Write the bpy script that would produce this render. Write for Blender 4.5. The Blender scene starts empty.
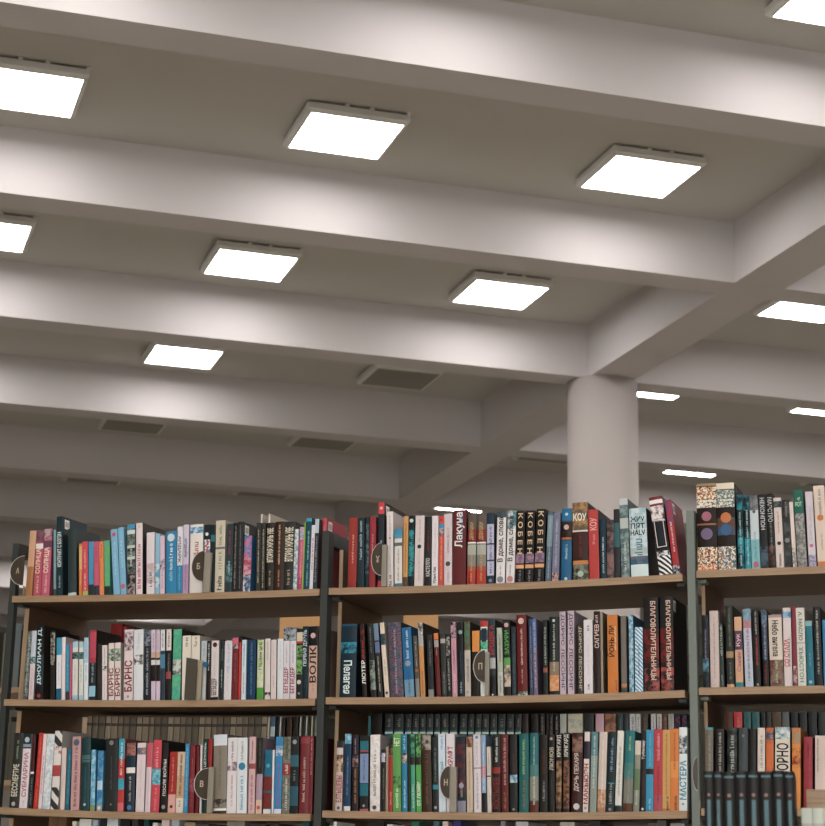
# library book shelves under a coffered ceiling
# each line: left right (base px) top(px) top-shift | cover colour; bands | lettering | options
# bands v0-v1:colour ; colours hex ; n/ mottled, v/ mosaic, s/ stripes ; lettering text@v0-v1@colour@direction@size ; ~ stands for tiny unreadable marks
ROWS={}
ROWS['L1']='''25 31.5 531 4|c8a080;0-.45:b07c50||
33 40.5 531 3.5|b8566a;.82-1:n/8a5a6a/6a4858/60;.72-.8:dcc|СОЛНЦА@.34-.72@e0c8b0@u@.62;~@.05-.3@e0b8a0|
41 49 529 3.5|c0607c;.85-1:n/8a5a6a/b8a0a8/60;.72-.82:6a5064|СОЛНЦА@.34-.72@e4ccb8@u@.62;~@.05-.3@e0b8b0|
53.5 56 530 0|7aa0a8;0-.1:455||
56.5 62.5 517 0|25424a|КОНТРАКТ С БОГОМ@.36-.8@cdd@u@.6;~@.1-.25@abb|s
67.5 76 529 0|3a4a4c;0-.04:bcc||r
79 82 544 0|d88038;.5-.95:d8b070|~@.2-.8@e0c080|
82.5 88 542 -.5|d04c64;0-.08:b0b858|~@.5-.85@e8c090;~@.1-.4@e8c8b0|
88.5 93.5 542 0|3a98bc;0-.2:344||
94 99 542 -.5|c8587c;0-.18:445|~@.6-.9@844|
99.5 104 542 -1|dc8850|~@.7-.95@954|
104.5 110 541 -.5|n/58a898/70b850/60;0-.16:344||
113.5 120 530 -3|7ab0cc|~@.3-.8@a8c8d8;o@.92@c06080@.6|
120.5 126.5 528 -3|7ab0cc|~@.4-.8@b0d0dc;o@.12@c07088@.8|
127 135 525 0|n/303c40/808c88/40;.94-1:3098c0;.86-.92:c0ccc8;.66-.7:b8c4bc;.5-.54:b8c4bc;0-.3:n/303438/b0a0a0/40|~@.55-.65@c8ccc0;~@.4-.5@c8ccc0|
135.5 142.5 523.5 0|d4c8cc|~@.08-.7@b83858@.8;~@.93-.97@b88|k
146.5 154.5 533 0|d0c8cc;.18-.5:n/c8c4cc/c0a8a8/30|~@.12-.36@3a5868@.7|
155 159.5 534 .5|8ab4cc;.1-.5:n/b8ccd4/5a9cbc/40||
160 164.5 536 0|ccb8c8;.4-.6:n/605060/ccb8c8/60|~@.1-.4@888|
165.5 176 532 .5|1488b4|~@.2-.35@9cc;~@.38-.55@cdd@.5;~@.57-.8@cdd@.6;o@.9@c0ccd0@.7|r
176.5 182 527 1|ccccd4;0-.42:1c88b4|АПДАЙК@.46-.86@445@d@.6;~@.05-.4@7bc|
182.5 188 525 1|c4bcd0;0-.42:b090b4|АПДАЙК@.52-.8@445@d@.6;~@.05-.4@867|
189 202 525 1|d4d0cc;.87-.96:n/2a88b8/c0d0d8/60|~@.45-.74@b03838@.6|r
203 209.5 525 1|2c3438;.58-.78:v/d8d0c8/c05838/3088b0/90|o@.86@cdd@.5|
210 214 525 1|263c40;.75-.85:2a8088||
214.5 224 521 1.5|c4bcaa;.6-.63:777|~@.66-.93@686@.5;~@.32-.56@686@.6;~@.03-.22@333@.8|
225 231.5 524 2|3a4c54;.15-.4:n/3a5c60/6a9098/60|~@.55-.9@a04040;~@.3-.45@acc|
232 236.5 523 1|2c2a2a|~@.05-.95@9a948c@.4|
237 242 522 1|3a3c40|~@.05-.95@8a8c90@.4|s
242.5 250 536 2|n/2f88b8/c8607c/45;.3-.6:n/b04c60/d0a0b0/50;0-.3:n/d0c8d0/386080/30|~@.6-.95@d080a0@.8|
255.5 260 523 1|44433e|~@.12-.9@bdb4a0@.55|
260.5 264.5 523 1|44433e|~@.05-.9@bdb4a0@.55|
265 273 523 1.5|3a3834|ВТОРАЯ ЖИЗНЬ УВЕ@.42-.92@d8d0bc@u@.72;~@.08-.3@a98|r
273.5 283 522 1.5|4a3020|~@.38-.95@c8b8a0@.35;~@.06-.3@b98@.3|r
284 294 522 2|3a3c3b|ВТОРАЯ ЖИЗНЬ УВЕ@.42-.92@d8d0bc@u@.72;~@.08-.3@a98|r
296 300 529 2|n/c4ccd0/8898a0/60||
300.5 305 527 2.5|cc5c84;.8-1:n/58a0b8/d8a0b0/60;0-.2:b84870|~@.1-.75@e0a0b8|
306.5 308 522 1|8ab04c||
308.5 314 518 1|1a5a68;.95-1:2a98b8|~@.42-.82@9cc@.5;~@.05-.36@8bb@.5|
314.5 318 525 1|d0ccd4|~@.3-.8@b66|
318.5 322.5 519 1|38444c;.8-1:b0c4cc|~@.1-.75@8a9aa0|
325 329 518 0|c4505c|~@.6-.9@d88|sb'''
ROWS['M1']='''347.5 356 518 -.5|a03830|~@.35-.75@d8b0a0@.35|
357 364 518 0|2a3f48|~@.4-.95@a8c0c4@.6|
364.5 368.5 517 1|2c3c40;.2-.9:n/2c3c40/607880/60||
369 375 517 1|9c3440|~@.5-.75@c8a0a0@.4|
377.5 383.5 502.5 1|303c44;.86-1:c8404c;0-.08:b83850|~@.35-.55@bcc;o@.93@d8b0b0@.5|sk
387 393.5 512 -.5|d0c8c8|~@.2-.95@999@.35;~@.01-.16@333@.7;o@.65@5a8a90@.3|
394.5 402 529 0|ccc8c4;.9-1:3a90b0;.83-.9:4a98b0;.7-.76:6a7274;0-.06:4a8090|~@.1-.35@777@.35;~@.4-.65@777@.35|
402.5 407.5 516.5 1|c89858;0-.14:654|~@.2-.9@a87030|
408 413.5 516 1|18303a;.15-.8:n/18303a/1a9098/50|~@.2-.8@30b0b0@.7;o@.93@bcc@.7|
414 423 516 1.5|cbbfbf|~@.62-.95@a09898@.3;~@.08-.5@a09898@.3;o@.56@284858@.45|
424.5 431 517 .5|363636|КАСТЕЛЛО@.14-.4@c8c8c8@u@.55;~@.5-.8@903030@.5|
431.5 438 516 .5|d0ccd0|Ирина Кин@.04-.27@666@u@.5;~@.4-.9@c0b8bc@.4|
438.5 443.5 516 .5|c84a48;.82-.88:2a90b8;.72-.82:n/b0a0a0/506060/60|~@.08-.7@e0b060@.5;o@.94@933@.5|
444 452 514 0|c8bcc0|~@.45-.8@a88@.5;~@.05-.22@a99@.4;o@.3@505460@.6|
452.5 465.5 510.5 1|6e2c30|Лакуна@.5-.97@e8dede@u@.66;~@.6-.92@3a7aa8@.3@.18;~@.02-.16@222@.35@.8|
466.5 475 514 1.5|888880;0-.2:b83828;.2-.26:a85840;.42-.56:a8aca4;.58-.6:e8e0d8;.6-.78:8a3028;.78-1:6a6058|ДЕВУШКИ@.63-.88@c0a070@u@.45;~@.05-.5@c8a060@.4|r
476 485.5 514 1|888880;0-.2:b83828;.2-.26:a85840;.42-.56:a8aca4;.58-.6:e8e0d8;.6-.78:8a3028;.78-1:6a6058|ДЕВУШКИ@.63-.88@c0a070@u@.45;~@.05-.5@c8a060@.4|r
487 494 513 0|2e4454;.12-.32:b0b0c8;.34-.55:b0b0c8;.57-.84:b0b0c8|~@.15-.8@2e4454@.6;o@.05@88a@.5|
495.5 504.5 512 1.5|d4d0d0;.92-1:4a5a60|В доме, слова@.3-.92@40464a@u@.62;~@.12-.25@777@.3;o@.06@889@.7|r
505.5 514 511 2|d0ccce;.75-1:n/4a8088/c8ccd0/40|В доме, слова@.3-.92@40464a@u@.62;~@.12-.25@777@.3;o@.06@b88@.7|r
515 523.5 511.5 1.5|26221f;.27-.4:n/70607c/a08090/60;.2-.25:d0a070|К О Б Е Н@.4-.97@c8b090@d@.5;~@.02-.17@889@.5|
524.5 533 511 2|26221f;.27-.4:n/70607c/a08090/60;.2-.25:d0a070|К О Б Е Н@.4-.97@c8b090@d@.5;~@.02-.17@889@.5|
534 543.5 509.5 2.5|26221f;.27-.4:n/70607c/a08090/60;.2-.25:d0a070|К О Б Е Н@.4-.97@c8b090@d@.5;~@.02-.17@889@.5|
545 550.5 512 3|5a7080;.5-.95:8098a4|~@.05-.9@a8b8c0@.5|
551.5 558.5 513 2|7a7c94;0-.12:n/333/c8a0a0/90|~@.2-.9@b0b4c8@.5|
560.5 571 509 1|126890;.84-1:0f78a0;.56-.82:n/2a2220/503028/40;.57-.6:b07040|~@.3-.5@a0c8d8@.4;o@.92@b0c8d0@.3;o@.74@c0b0a8@.5;o@.03@c0c8d0@.3|r
573 588.5 503 -1|4a2c28;.64-1:n/b08850/706050/30;.62-.64:c8c4c0;0-.25:n/4a3c30/808878/40;.2-.25:c08040|КОУ@.76-.86@e8dcc8@h@.8;~@.3-.6@803838@.3;o@.08@a0b8a8@.4|r
589.5 599.5 510 -1.5|b8403c|КОУ@.7-.88@d8a8a0@u@.6;~@.5-.64@d09090@.5|k
600.5 606.5 519.5 -1|1a4254|~@.1-.7@c0ccc8@.5|
607 614 520 -.5|n/8a6a68/403c40/30||
614.5 620.5 509.5 -2|35393a;.45-.8:3a6a70||
621.5 630 499 -3|n/5a7074/8a9c9c/40;.92-1:b8c0c0;.62-.75:b0b8b4|~@.1-.45@c0c8c8@.5|
631 648.5 509 -2.5|n/9ab8c0/c0d0d4/30;0-.18:c4d4dc;.18-.3:n/8a6870/3a6a80/30;.33-.42:a8b8b8|ЖИV@.8-.88@2c3438@h@.7;ПЯT@.7-.78@2c3438@h@.7;HALV@.6-.68@2c3438@h@.75;~@.2-.55@5a8090@.7|rk
659.5 673 498 -11|252c34;.88-1:8a3844;.91-.96:e8dcdc;.68-.88:n/6a2c3c/e0d0d0/40;0-.24:s/252c34/d8dce0/42;.24-.3:n/252c34/e0e0e0/60|f@.35-.7@d8ccc8|r
674 680.5 500.5 -9.5|a8323c;.7-1:n/70507c/a83244/90;0-.12:n/303440/c0c0c8/90|~@.3-.7@e0c8c8@.5|s'''
ROWS['R1']='''697.5 717.5 484 -1.5|2e221c;.8-.96:v/c8a070/e0d4c8/8a4828/150;.97-1:a08868;.72-.8:v/c8b8a8/e0d4c8/806050/150;0-.06:v/c05828/d8a070/e0c8b0/150;.06-.27:v/c8a070/e0d4c8/8a4828/150;.52-.54:a06848|o@.62@a86878@.5;o@.42@786888@.6|r
718.5 736.5 483.5 -2.5|2e221c;.72-.92:v/88988c/d0c8bc/507880/150;.93-1:d8ccbc;0-.27:v/a88058/d8d0c4/407888/150;.4-.6:n/6a4830/386080/30|o@.6@c07840@.6;o@.46@3a6890@.65|rk
738.5 744.5 495 -2.5|n/0f98a8/16323c/30;.55-.8:16262c|~@.05-.8@a8c8c8@.35|
745.5 751.5 496 -2.5|n/0f98a8/16323c/30;.55-.8:16262c|~@.05-.8@a8c8c8@.35|
752 760.5 496 -3|b8c4c8;.8-1:n/88888c/606468/60;0-.4:7ab0b8|~@.15-.5@5a90a0@.5;o@.78@667@.4;o@.06@b86878@.7|
761 769 494.5 -3.5|2c2e32;.02-.3:n/2c2e32/506878/30|НЕКОМПОН@.52-.95@b8b8bc@d@.5|
769.5 776 494 -3.5|2c2b2b;.05-.3:n/2c2b2b/805040/40|МАЭСТРО@.62-.95@b0b0b0@d@.65;~@.2-.6@888@.3|
776.5 784.5 498 -3.5|ccc0bc;.86-.95:n/2a3032/607070/40|~@.5-.8@b07050@.4;~@.03-.2@555@.6;o@.35@404048@.5|r
785 792 500 -3|n/34383a/585c5c/30|~@.75-.97@9a948c@.5;o@.4@888@.7|
793 797 502 -4|d0c4bc;0-.3:n/c8bcb8/888/90||
798 807.5 490 -5|n/707070/a0a09c/80;.69-1:1c7062|РОТ@.78-.84@b8d8b0@h@.6;~@.86-.9@c8d8c8@.6|
809 816.5 492 -4|c4bcc4;0-.16:n/8080a0/c0b8c4/80|~@.35-.8@b0a8b0@.3;o@.28@c06890@.5|
818 829 486 -5|d0c0b4;0-.06:c88048|~@.65-.95@887@.5;~@.2-.4@a98@.3;o@.6@c88040@.6|
830 838 489 -5|8a8c80|~@.3-.8@ddd|
839 849 492 -5|3c5060|~@.3-.8@ddd|'''
ROWS['L2']='''22.5 27 631 0|n/4a5450/808c88/60|~@.1-.9@a8b0ac@.4|
28 33 631 .5|c8bcc0;.52-.62:n/303848/8aa/80;.62-1:b8c0cc|~@.05-.45@c88@.4|
35 42.5 626 0|23282a;.2-.6:384a50|ДЖУЛИАН Д.@.2-.97@b8d0d8@u@.5;o@.05@a04038@.5|k
50 54.5 631 .5|2e2c2a;.5-.97:n/2e2c2a/a8a49c/70||
56 61 638 .5|d0d0d4;.72-1:2a98b8;0-.18:186888|~@.3-.6@9bc@.4|
61.5 65 637.5 .5|d8ccd0||
65.5 69 645 .5|2c90b0;0-.15:444|~@.2-.9@6bc@.4|
69.5 71.5 643 .5|c06080||
72 77.5 642 .5|ccc8c4;.7-.82:n/5a8a88/203c40/80;.9-1:a0c0cc;0-.08:9bc|~@.3-.6@aaa@.4|
78.5 83 642 .5|c8ccc8;.7-.82:n/5a8a88/203c40/80;.9-1:a0c0cc;0-.08:9bc|~@.3-.6@aaa@.4|
83.5 88 638 .5|ccd4d8;.6-1:a8c4d4|~@.3-.9@8ac@.4|
88.5 95 630.5 1.5|2c3840;.53-1:a83848;.6-.97:b84860;.05-.2:88b8cc|~@.25-.52@98a8b0@.6|k
96 101 644 0|3a3836|~@.3-.6@555|
102 107 645.5 0|d0c8c8;.52-.62:n/d0c8c8/222/80|~@.65-.95@888@.4;~@.05-.45@c9a@.4|
108.5 114 643.5 0|d4c8c4;.68-.9:n/b8c0b0/486860/70|БАРНС@.07-.56@8a2838@u@.75|
114.5 120.5 643 0|d4c8c4;.68-.9:n/b8c0b0/486860/70|БАРНС@.07-.56@8a2838@u@.75|
123.5 132.5 630 1|d0c4c4;.7-.97:n/c8c0c4/704050/45|БАРНС@.12-.56@8a2030@u@.8;o@.05@999@.3|
133.5 143 630 0|ccd0d4;.5-.64:n/ccd0d4/605050/50|~@.72-.95@a8bcc8@.3|
143.5 150 631 1|343a40;.78-1:n/343a40/8890a0/50|~@.08-.75@a0a8b0@.6|
151 155.5 630 0|c4b4c4;.27-.68:2c2422;.6-.68:c0a090;.5-.57:c8c8cc|~@.72-.95@98a@.5|
156 160 630 0|c4b4c4;.27-.68:2c2422;.6-.68:c0a090;.5-.57:c8c8cc|~@.72-.95@98a@.5|
160.5 165 630 0|3a4a58;.7-1:c8c8cc;.45-.65:4a88a8|~@.75-.95@555@.6|
165.5 170.5 629.5 1|2e2a2a;.7-1:ccc4c0;.3-.4:a05050|~@.75-.95@444@.6;~@.4-.65@888@.6|
171.5 180 629.5 2|n/48a890/60b890/50;.36-.57:n/c0c8c0/283c58/35|~@.05-.2@38a0b0@.5|k
181.5 190 636 1|d4ccc0|~@.83-.97@6a8a60@.6|
190.5 199 636 1|d4ccc0|~@.83-.97@6a8a60@.6|
200 205.5 641 1.5|b4bcc0|~@.75-.95@6a9cb8@.6|
206 210 641 1|2c2a2a;0-.4:3a2420|~@.5-.95@d0ccc8@.6|
210.5 218 641 1|ccc4c4;0-.05:222|БЕГБЕДЕР@.08-.36@2c2624@u@.7;~@.4-.8@aaa@.3;o@.93@5a2024@.6|
219 223 640 1.5|2c3a38|~@.2-.5@acc@.5;~@.65-.85@788@.5|k
223.5 231 641 1.5|ccc8cc|~@.45-.95@8ab0cc@.6;~@.15-.4@bbb@.4|k
231.5 237.5 638 1|7a2c34;.9-1:c8607c;.82-.9:n/7a2c34/a0a0a0/90|~@.3-.75@a06068@.4|
238 240.5 636 1|c8382c;.9-1:222||k
241 245.5 640 1|c0d0d8|~@.55-.92@4a98c0@.6;~@.1-.45@b86878@.5|
246.5 255 640 1|1c4668|~@.08-.95@5a88a8@.4|
256.5 263 640 1|n/c4c8b0/a8c088/60;0-.2:58a040|~@.5-.95@343c28@.75|
264.5 270 639 .5|ccc4c0;.04-.12:n/ccc4c0/333/40|~@.65-.95@a99@.4|k
270.5 276 640 .5|ccc0c0|~@.5-.95@baa@.4;~@.2-.4@a99@.3|k
277 283 639 .5|ccd0d4|~@.5-.95@b0b8c0@.35|k
284 290 627.5 .5|ccc8d0;.81-1:n/3a4448/a0a8b0/70|БЕГБЕДЕР@.08-.44@9c2038@u@.75;~@.5-.76@889@.4|
290.5 296.5 627.5 .5|ccc8d0;.81-1:n/3a4448/a0a8b0/70|БЕГБЕДЕР@.08-.44@9c2038@u@.75;~@.5-.76@889@.4|
297.5 303.5 629 1|2c3234;.82-.95:c8bca4;.79-.82:b83020;.35-.76:n/2c3234/80b068/50|o@.24@c8bca8@.7;o@.08@888@.4|
304.5 310.5 626.5 1|1c3440|ПЕРВАЯ ДУЭЛЬ@.45-.95@b8c8cc@u@.6;~@.15-.4@386070@.4|
311.5 320 626.5 .5|c8a898;.73-1:1c2228|ВОЛК@.22-.72@3a302c@u@.68;~@.1-.2@a88@.5;o@.87@d0b0a8@.6|'''
ROWS['M2']='''339 355 624.5 0|1a3848;.6-.75:n/2090a8/1a3848/35;.97-1:1c5870|Пелагея@.05-.5@c8d8d8@d@.45|r
362.5 367 624 -3|2c2624;.75-.97:n/2c2624/803030/60|ЛЮТЕР@.18-.5@d8d4d0@u@.8;~@.52-.75@c02c24@.8|
371 376.5 624 -4|2e3230;.1-.5:n/2e3230/88948c/40|~@.6-.95@889@.4|
378 383 624 -5|30343a;.77-1:7088a0;.6-.75:6878a0|~@.08-.55@c8b890@.5|
385 389.5 623 -5.5|d0c4b4;.7-.85:n/2a6878/402820/60|~@.3-.5@887@.4;o@.06@555@.6|
390.5 403.5 623 -3|v/4a4c5c/885060/306878/160|~@.05-.9@a8a0b0@.15|r
405 414.5 628 -3.5|1470a0;0-.25:7098b0|~@.55-.95@b8d0dc@.5;~@.05-.38@286088@.4;o@.48@8898a0@.6|
416 420 636 -3|5a5c54;0-.3:888|o@.43@b06838@.8;~@.5-.9@aaa@.4|
420.5 425.5 623 -3|c89050;.83-1:n/c0c0c0/605858/60;.68-.83:a8a8a8|~@.05-.35@8a5a28@.5;~@.4-.65@c8a070@.5|k
428.5 434 635 -2|34383a;0-.12:888|~@.5-.9@888@.3|
436.5 441 633.5 -3|6a2420;.9-1:d07838;.78-.89:a0a0a0|~@.65-.76@b99@.5;~@.05-.5@8a4038@.4|
442 447 634 -2|404442;.85-.92:a8a4a0|~@.05-.4@888@.4|
447.5 451.5 634 -2|2e2e2e;.65-.95:n/2e2e2e/a09c98/60|~@.1-.6@a8a8a4@.5|k
452.5 457.5 622 -2|c090a0;.78-1:n/303034/c0a0b0/70|~@.35-.62@604050@.5;~@.05-.3@d8b8c0@.4|
458.5 464 622 -1|262c30|o@.86@88a4a0@.75;~@.3-.6@3a6890@.4;~@.05-.2@9bc@.6|
465 471 622 -1|b8b0a8;.62-1:n/408068/705838/50|~@.2-.5@777@.7;o@.06@999@.4|k
472 479.5 631 0|302820;.68-1:d08c38;.4-.5:806040||
480.5 487.5 621 0|c8ccc8;.92-1:b83028;.74-.88:406878;.62-.72:n/308868/60c098/60|r@.72-.9@2a3c48|
489.5 496 620 -1|2c4450;.3-.5:b0b0b0;0-.27:222;.3-.36:444|БРОДЯГА@.54-.93@b83428@u@.75;o@.02@ccc@.3|k
498 503.5 628 -1.5|a8b0a4;0-.35:b8b8b0|~@.5-.9@877@.4;~@.06-.3@666@.5|
504.5 511 620 -1.5|2c2a28;.12-.4:n/c0b0a0/505040/40;.4-.5:60a058|ЗАХИРИ@.54-.86@60a858@u@.6;o@.93@c8a0a0@.7|
512 516.5 627 -1|33444c|~@.05-.9@5a7078@.4|
517.5 527.5 615 -1.5|742420;0-.05:n/306860/c0b8b0/90|~@.38-.82@d0b8b4@.35;~@.15-.32@c0a0a0@.25;o@.92@c8b0a8@.6|r
530 533.5 619 -1.5|3a5470|~@.1-.9@98a@.4|
534 538 619 -2|7a6c84;.6-1:5878a8|~@.1-.95@b8b0c8@.5|
543.5 548 620 -1|2c3432;.3-.36:a06040|~@.4-.9@a8b0a8@.5|
549.5 559 617 -.5|2a3430;.05-.25:n/c88850/d8b090/30;.25-.42:907c68|~@.3-.9@b8bcb4@.35;o@.95@c0c4c0@.3|rk
560 566 612 -.5|b8a8b4|ДОРИС ЛЕССИНГ@.05-.97@6a5f74@d@.6|
567.5 574 611 0|b8a8b4|ДОРИС ЛЕССИНГ@.05-.97@6a5f74@d@.6|
578 583 625 -.5|4a4640|ДОРИС ЛЕССИНГ@.05-.97@b8ac98@d@.6|
584 593 620 -.5|ccc8cc|~@.85-.92@333@.5;~@.06-.13@333@.5;~@.25-.75@c0b8bc@.35|
594.5 600.5 611.5 -1|3a2624|САГИЕВ@.55-.84@c8b0a8@u@.7;~@.86-.95@c0a8a8@.8|k
601 603.5 612 -1|9a8c78||
608 618.5 615 -1|c87c28|ЙОНЬ ЛИ@.46-.86@33302c@u@.6@-.15;~@.55-.85@e8c088@.3@.25;~@.02-.16@555@.2@.3|k
621.5 627 616 -1|7a736c;0-.06:505048;.08-.12:c87838;.13-.15:388080||
629.5 634 615 -1|n/3a88a8/a8c0c8/60|~@.1-.9@bcd@.3|
635 643 627.5 -.5|s/4aa0c4/ccd0d4/60|~@.25-.75@304858@.35|
644.5 659.5 598 -1.5|2a2a2c;.3-.66:v/7a2824/3a2c2c/602624/40;0-.25:n/2a2a2c/a85048/25|БЛАГОВОЛИТЕЛЬНИЦЫ@.12-.96@d0b0a0@d@.36@.12|r
661 674 597 -1.5|2a2a2c;.3-.66:v/7a2824/3a2c2c/602624/40;0-.25:n/2a2a2c/a85048/25|БЛАГОВОЛИТЕЛЬНИЦЫ@.12-.96@d0b0a0@d@.36@.12|sr'''
ROWS['R2']='''702 709.5 615.5 -3|n/2a3840/182428/40;.22-.4:n/5a90a0/2a4048/30|~@.4-.8@98a@.4|
710.5 719.5 611 -1.5|c4b4b0|~@.12-.92@9a8880@.3;~@.02-.05@888@.4|r
720.5 724.5 624 -2|3a4a44|~@.5-.97@a8b4a8@.6;~@.02-.2@888@.5|
727 734.5 606 -2|3a3c38;.36-.44:a08868;0-.04:c8a078|~@.5-.97@788068@.3;~@.1-.3@7a7c78@.3|r
736 743.5 617 -2|c8a080;.53-.8:5a4a5c;0-.07:208890|Кук@.58-.76@d8a8b8@u@.6;Санин@.22-.5@a06890@u@.45|
745.5 753.5 609 -3|b0b8c8;.85-1:n/88a0b0/5088a0/40;.75-.85:b08088|~@.35-.82@b05878@.6;~@.08-.35@444@.45|
755 761 610 -3|2c2c2c|~@.68-.97@b8b4b0@.5;~@.28-.64@c03830@.6;o@.03@999@.4|
763.5 769 610 -2.5|3a4454;.8-1:n/303848/7088a0/40;0-.35:2a2422|~@.35-.8@98a0b8@.7;~@.05-.28@a03830@.6|
770.5 784 615 -2.5|ccc0b4;0-.37:n/8a7868/703830/25;.96-1:a89090|Небо ангела@.42-.92@3c3830@d@.42;~@.05-.35@a8b898@.3|r
784.5 792.5 608 -2|ccc0c0;.87-.95:n/3a78a8/90b0c8/50|СО СТАЛА@.25-.6@b83830@u@.55@-.12;~@.25-.62@556@.35@.22|
793.5 797.5 606 -2|8a3444;0-.25:n/c0b0b0/8a3444/60||
798 806.5 608 -2.5|c8c4bc;.54-.56:aaa|ХЬЮСТОН@.05-.5@689888@d@.45;А. МАСЛО@.58-.95@587868@d@.4|
807.5 814.5 621 -2.5|187888;.92-1:88a8b0|~@.3-.5@6ab@.35;o@.06@8ac@.5|
815.5 823 607 -3|242a30|~@.15-.95@b8b4a8@.5|
824 832 620 -2|1884b0|~@.3-.8@9cd|
833 841 612 -2|8c4038|~@.3-.8@ddd|
842 850 610 -2|c0b8a8|~@.3-.8@555|'''
ROWS['L3']='''8.5 18 733 5.5|3a3c38|БЕССМЕРТИЕ@.15-.58@c8c4b4@u@.55;~@.65-.9@898@.4;o@.05@aaa@.4|r
19 27 734 4.5|d0c8cc;.8-1:303c44;.82-.86:8898a8|СУБМАРИНА@.15-.75@b06070@u@.5;~@.03-.1@aaa@.4;o@.92@a8b8c0@.6|
28.5 32 734 4|303432;.5-.97:5a2c2c;.46-.49:ccc|~@.05-.4@788|
33 37.5 733 6|c03028|~@.3-.95@d86850@.6;~@.02-.25@c88040|
38 41.5 734 5.5|d4c4c8|~@.2-.7@b88@.5|
42 49.5 734 4.5|n/b0bcc8/d0d4d8/50|~@.05-.45@d8dce0@.6|
50.5 58 731 4|s/d0ccc8/444648/14;.42-.56:b04848;.56-.7:d0ccc8;.7-.8:n/d0ccc8/a84040/40;.28-.42:d0ccc8||
60 64.5 748 2|ccbcb8||
65.5 69 749 2.5|1f7088|~@.1-.9@4aa0b0@.5|
70.5 79 737 2|c09898|~@.05-.75@7a5050@.55;~@.78-.86@555@.6;o@.92@5a6a80@.7|
80.5 89 738 1.5|1f4c50;.7-.76:4a7478;.66-.69:4a7478|~@.1-.6@487478@.3;o@.08@a0b8b0@.3|r
90 94.5 750 1.5|n/4aa0c4/a0c4d4/40;0-.1:8a9868||
96.5 102 751 1.5|n/5aa4c4/3078b0/40;.35-.5:a8c4d4;0-.1:a0a098|o@.05@ccd@.5|
104.5 117 739 1|34383a|~@.3-.75@686c68@.2;o@.94@8a8480@.35;~@.08-.1@aaa@.3|rk
117.5 123.5 739 1.5|b83c38;.72-1:28a0b8;.3-.45:28a0b8;0-.12:c86870|~@.5-.95@c8d8dc@.6|
125 134 742 1.5|203c4c;.8-.98:n/b07068/605040/40;.55-.63:d8d0cc|~@.15-.5@c0b0a0@.4;o@.06@4a80b0@.5|r
135.5 144 743 2|d0c4c8;.83-.93:n/c09090/607080/50|~@.2-.75@b8acb0@.25|
145 150 743 2.5|d0c0c8;.65-1:c85868|~@.1-.6@baa@.3|
150.5 159 740 3|c84858;.38-.6:n/3a98b0/88c0c8/50|~@.62-.9@e0a0a8@.6;~@.03-.33@d88@.5|k
160.5 166.5 743 2|342c2c|ПОСЛЕ ВОЙНЫ@.24-.76@c8c8c8@u@.55;o@.08@999@.6|
167.5 175 752 2.5|a82c28;0-.3:d0a098|~@.35-.9@d8a898@.3;o@.1@543@.4|
175.5 183 752 1.5|c8b098;0-.24:d0c4b8;.24-.6:c0a080|~@.28-.95@6a4830@.6;~@.1-.2@776@.5|
183.5 187.5 744 2|2890b8|~@.1-.95@88c0d4@.4|
188 193.5 745 1|8a2c34;.3-.5:n/8a2c34/a85860/60|~@.1-.8@a86068@.3|
195.5 198.5 746 1|7a2830||
199.5 201.5 745 1|c8c0c0||
202.5 206 739 1.5|1c4844|ЦЕРКОВЬ@.62-.95@b8c8c0@u@.6|
206.5 210.5 739 2|9c2c2c||
212.5 226 735 1|8c8478;.86-1:c8ccd4;.06-.18:n/3c3430/8c8478/40;.03-.06:d8d8d0;0-.03:443|~@.3-.8@7a7064@.3|r
226.5 236 738 1.5|d0ccd0;.56-.68:n/d0ccd0/887080/40|~@.7-.95@777@.4;~@.1-.5@b88@.4|
236.5 246.5 738 1|ccd0d4|~@.05-.5@4a98c0@.5;~@.7-.95@888@.4;o@.62@2a88a8@.7|
248 254.5 737 1.5|c8a8a8;.58-.65:a05058|~@.7-.95@666@.4;~@.05-.5@a05880@.6|
255.5 261.5 738 2|a890a0;.52-1:34342f;0-.18:c8b098|~@.6-.95@666@.3;o@.08@c05070@.6|
263 270.5 750 2|14708c;0-.07:ccc;.08-.33:803028;.36-.58:803028|o@.75@4ab@.5|
271.5 273.5 750 1|ccccdd||
274 281 737 2|1f88b8;.75-.88:n/c0c8d0/5888b0/60;0-.06:ccd|~@.1-.65@a05890@.6|
282 290 737 1.5|n/6a6c60/888878/50;.5-.65:a03830|~@.05-.45@c8c8c0@.5;~@.52-.63@ddd@.6;~@.7-.97@444@.5|
291 299.5 736 1|2c3436;.6-.75:386878;.1-.35:306070|~@.42-.55@788@.5;o@.92@999@.5|
300.5 310 736 2|803038;.9-.98:984048|~@.15-.72@c8a8a0@.45|r
311 315 736 2|802c34|~@.5-.97@c09088@.4|'''
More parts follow.
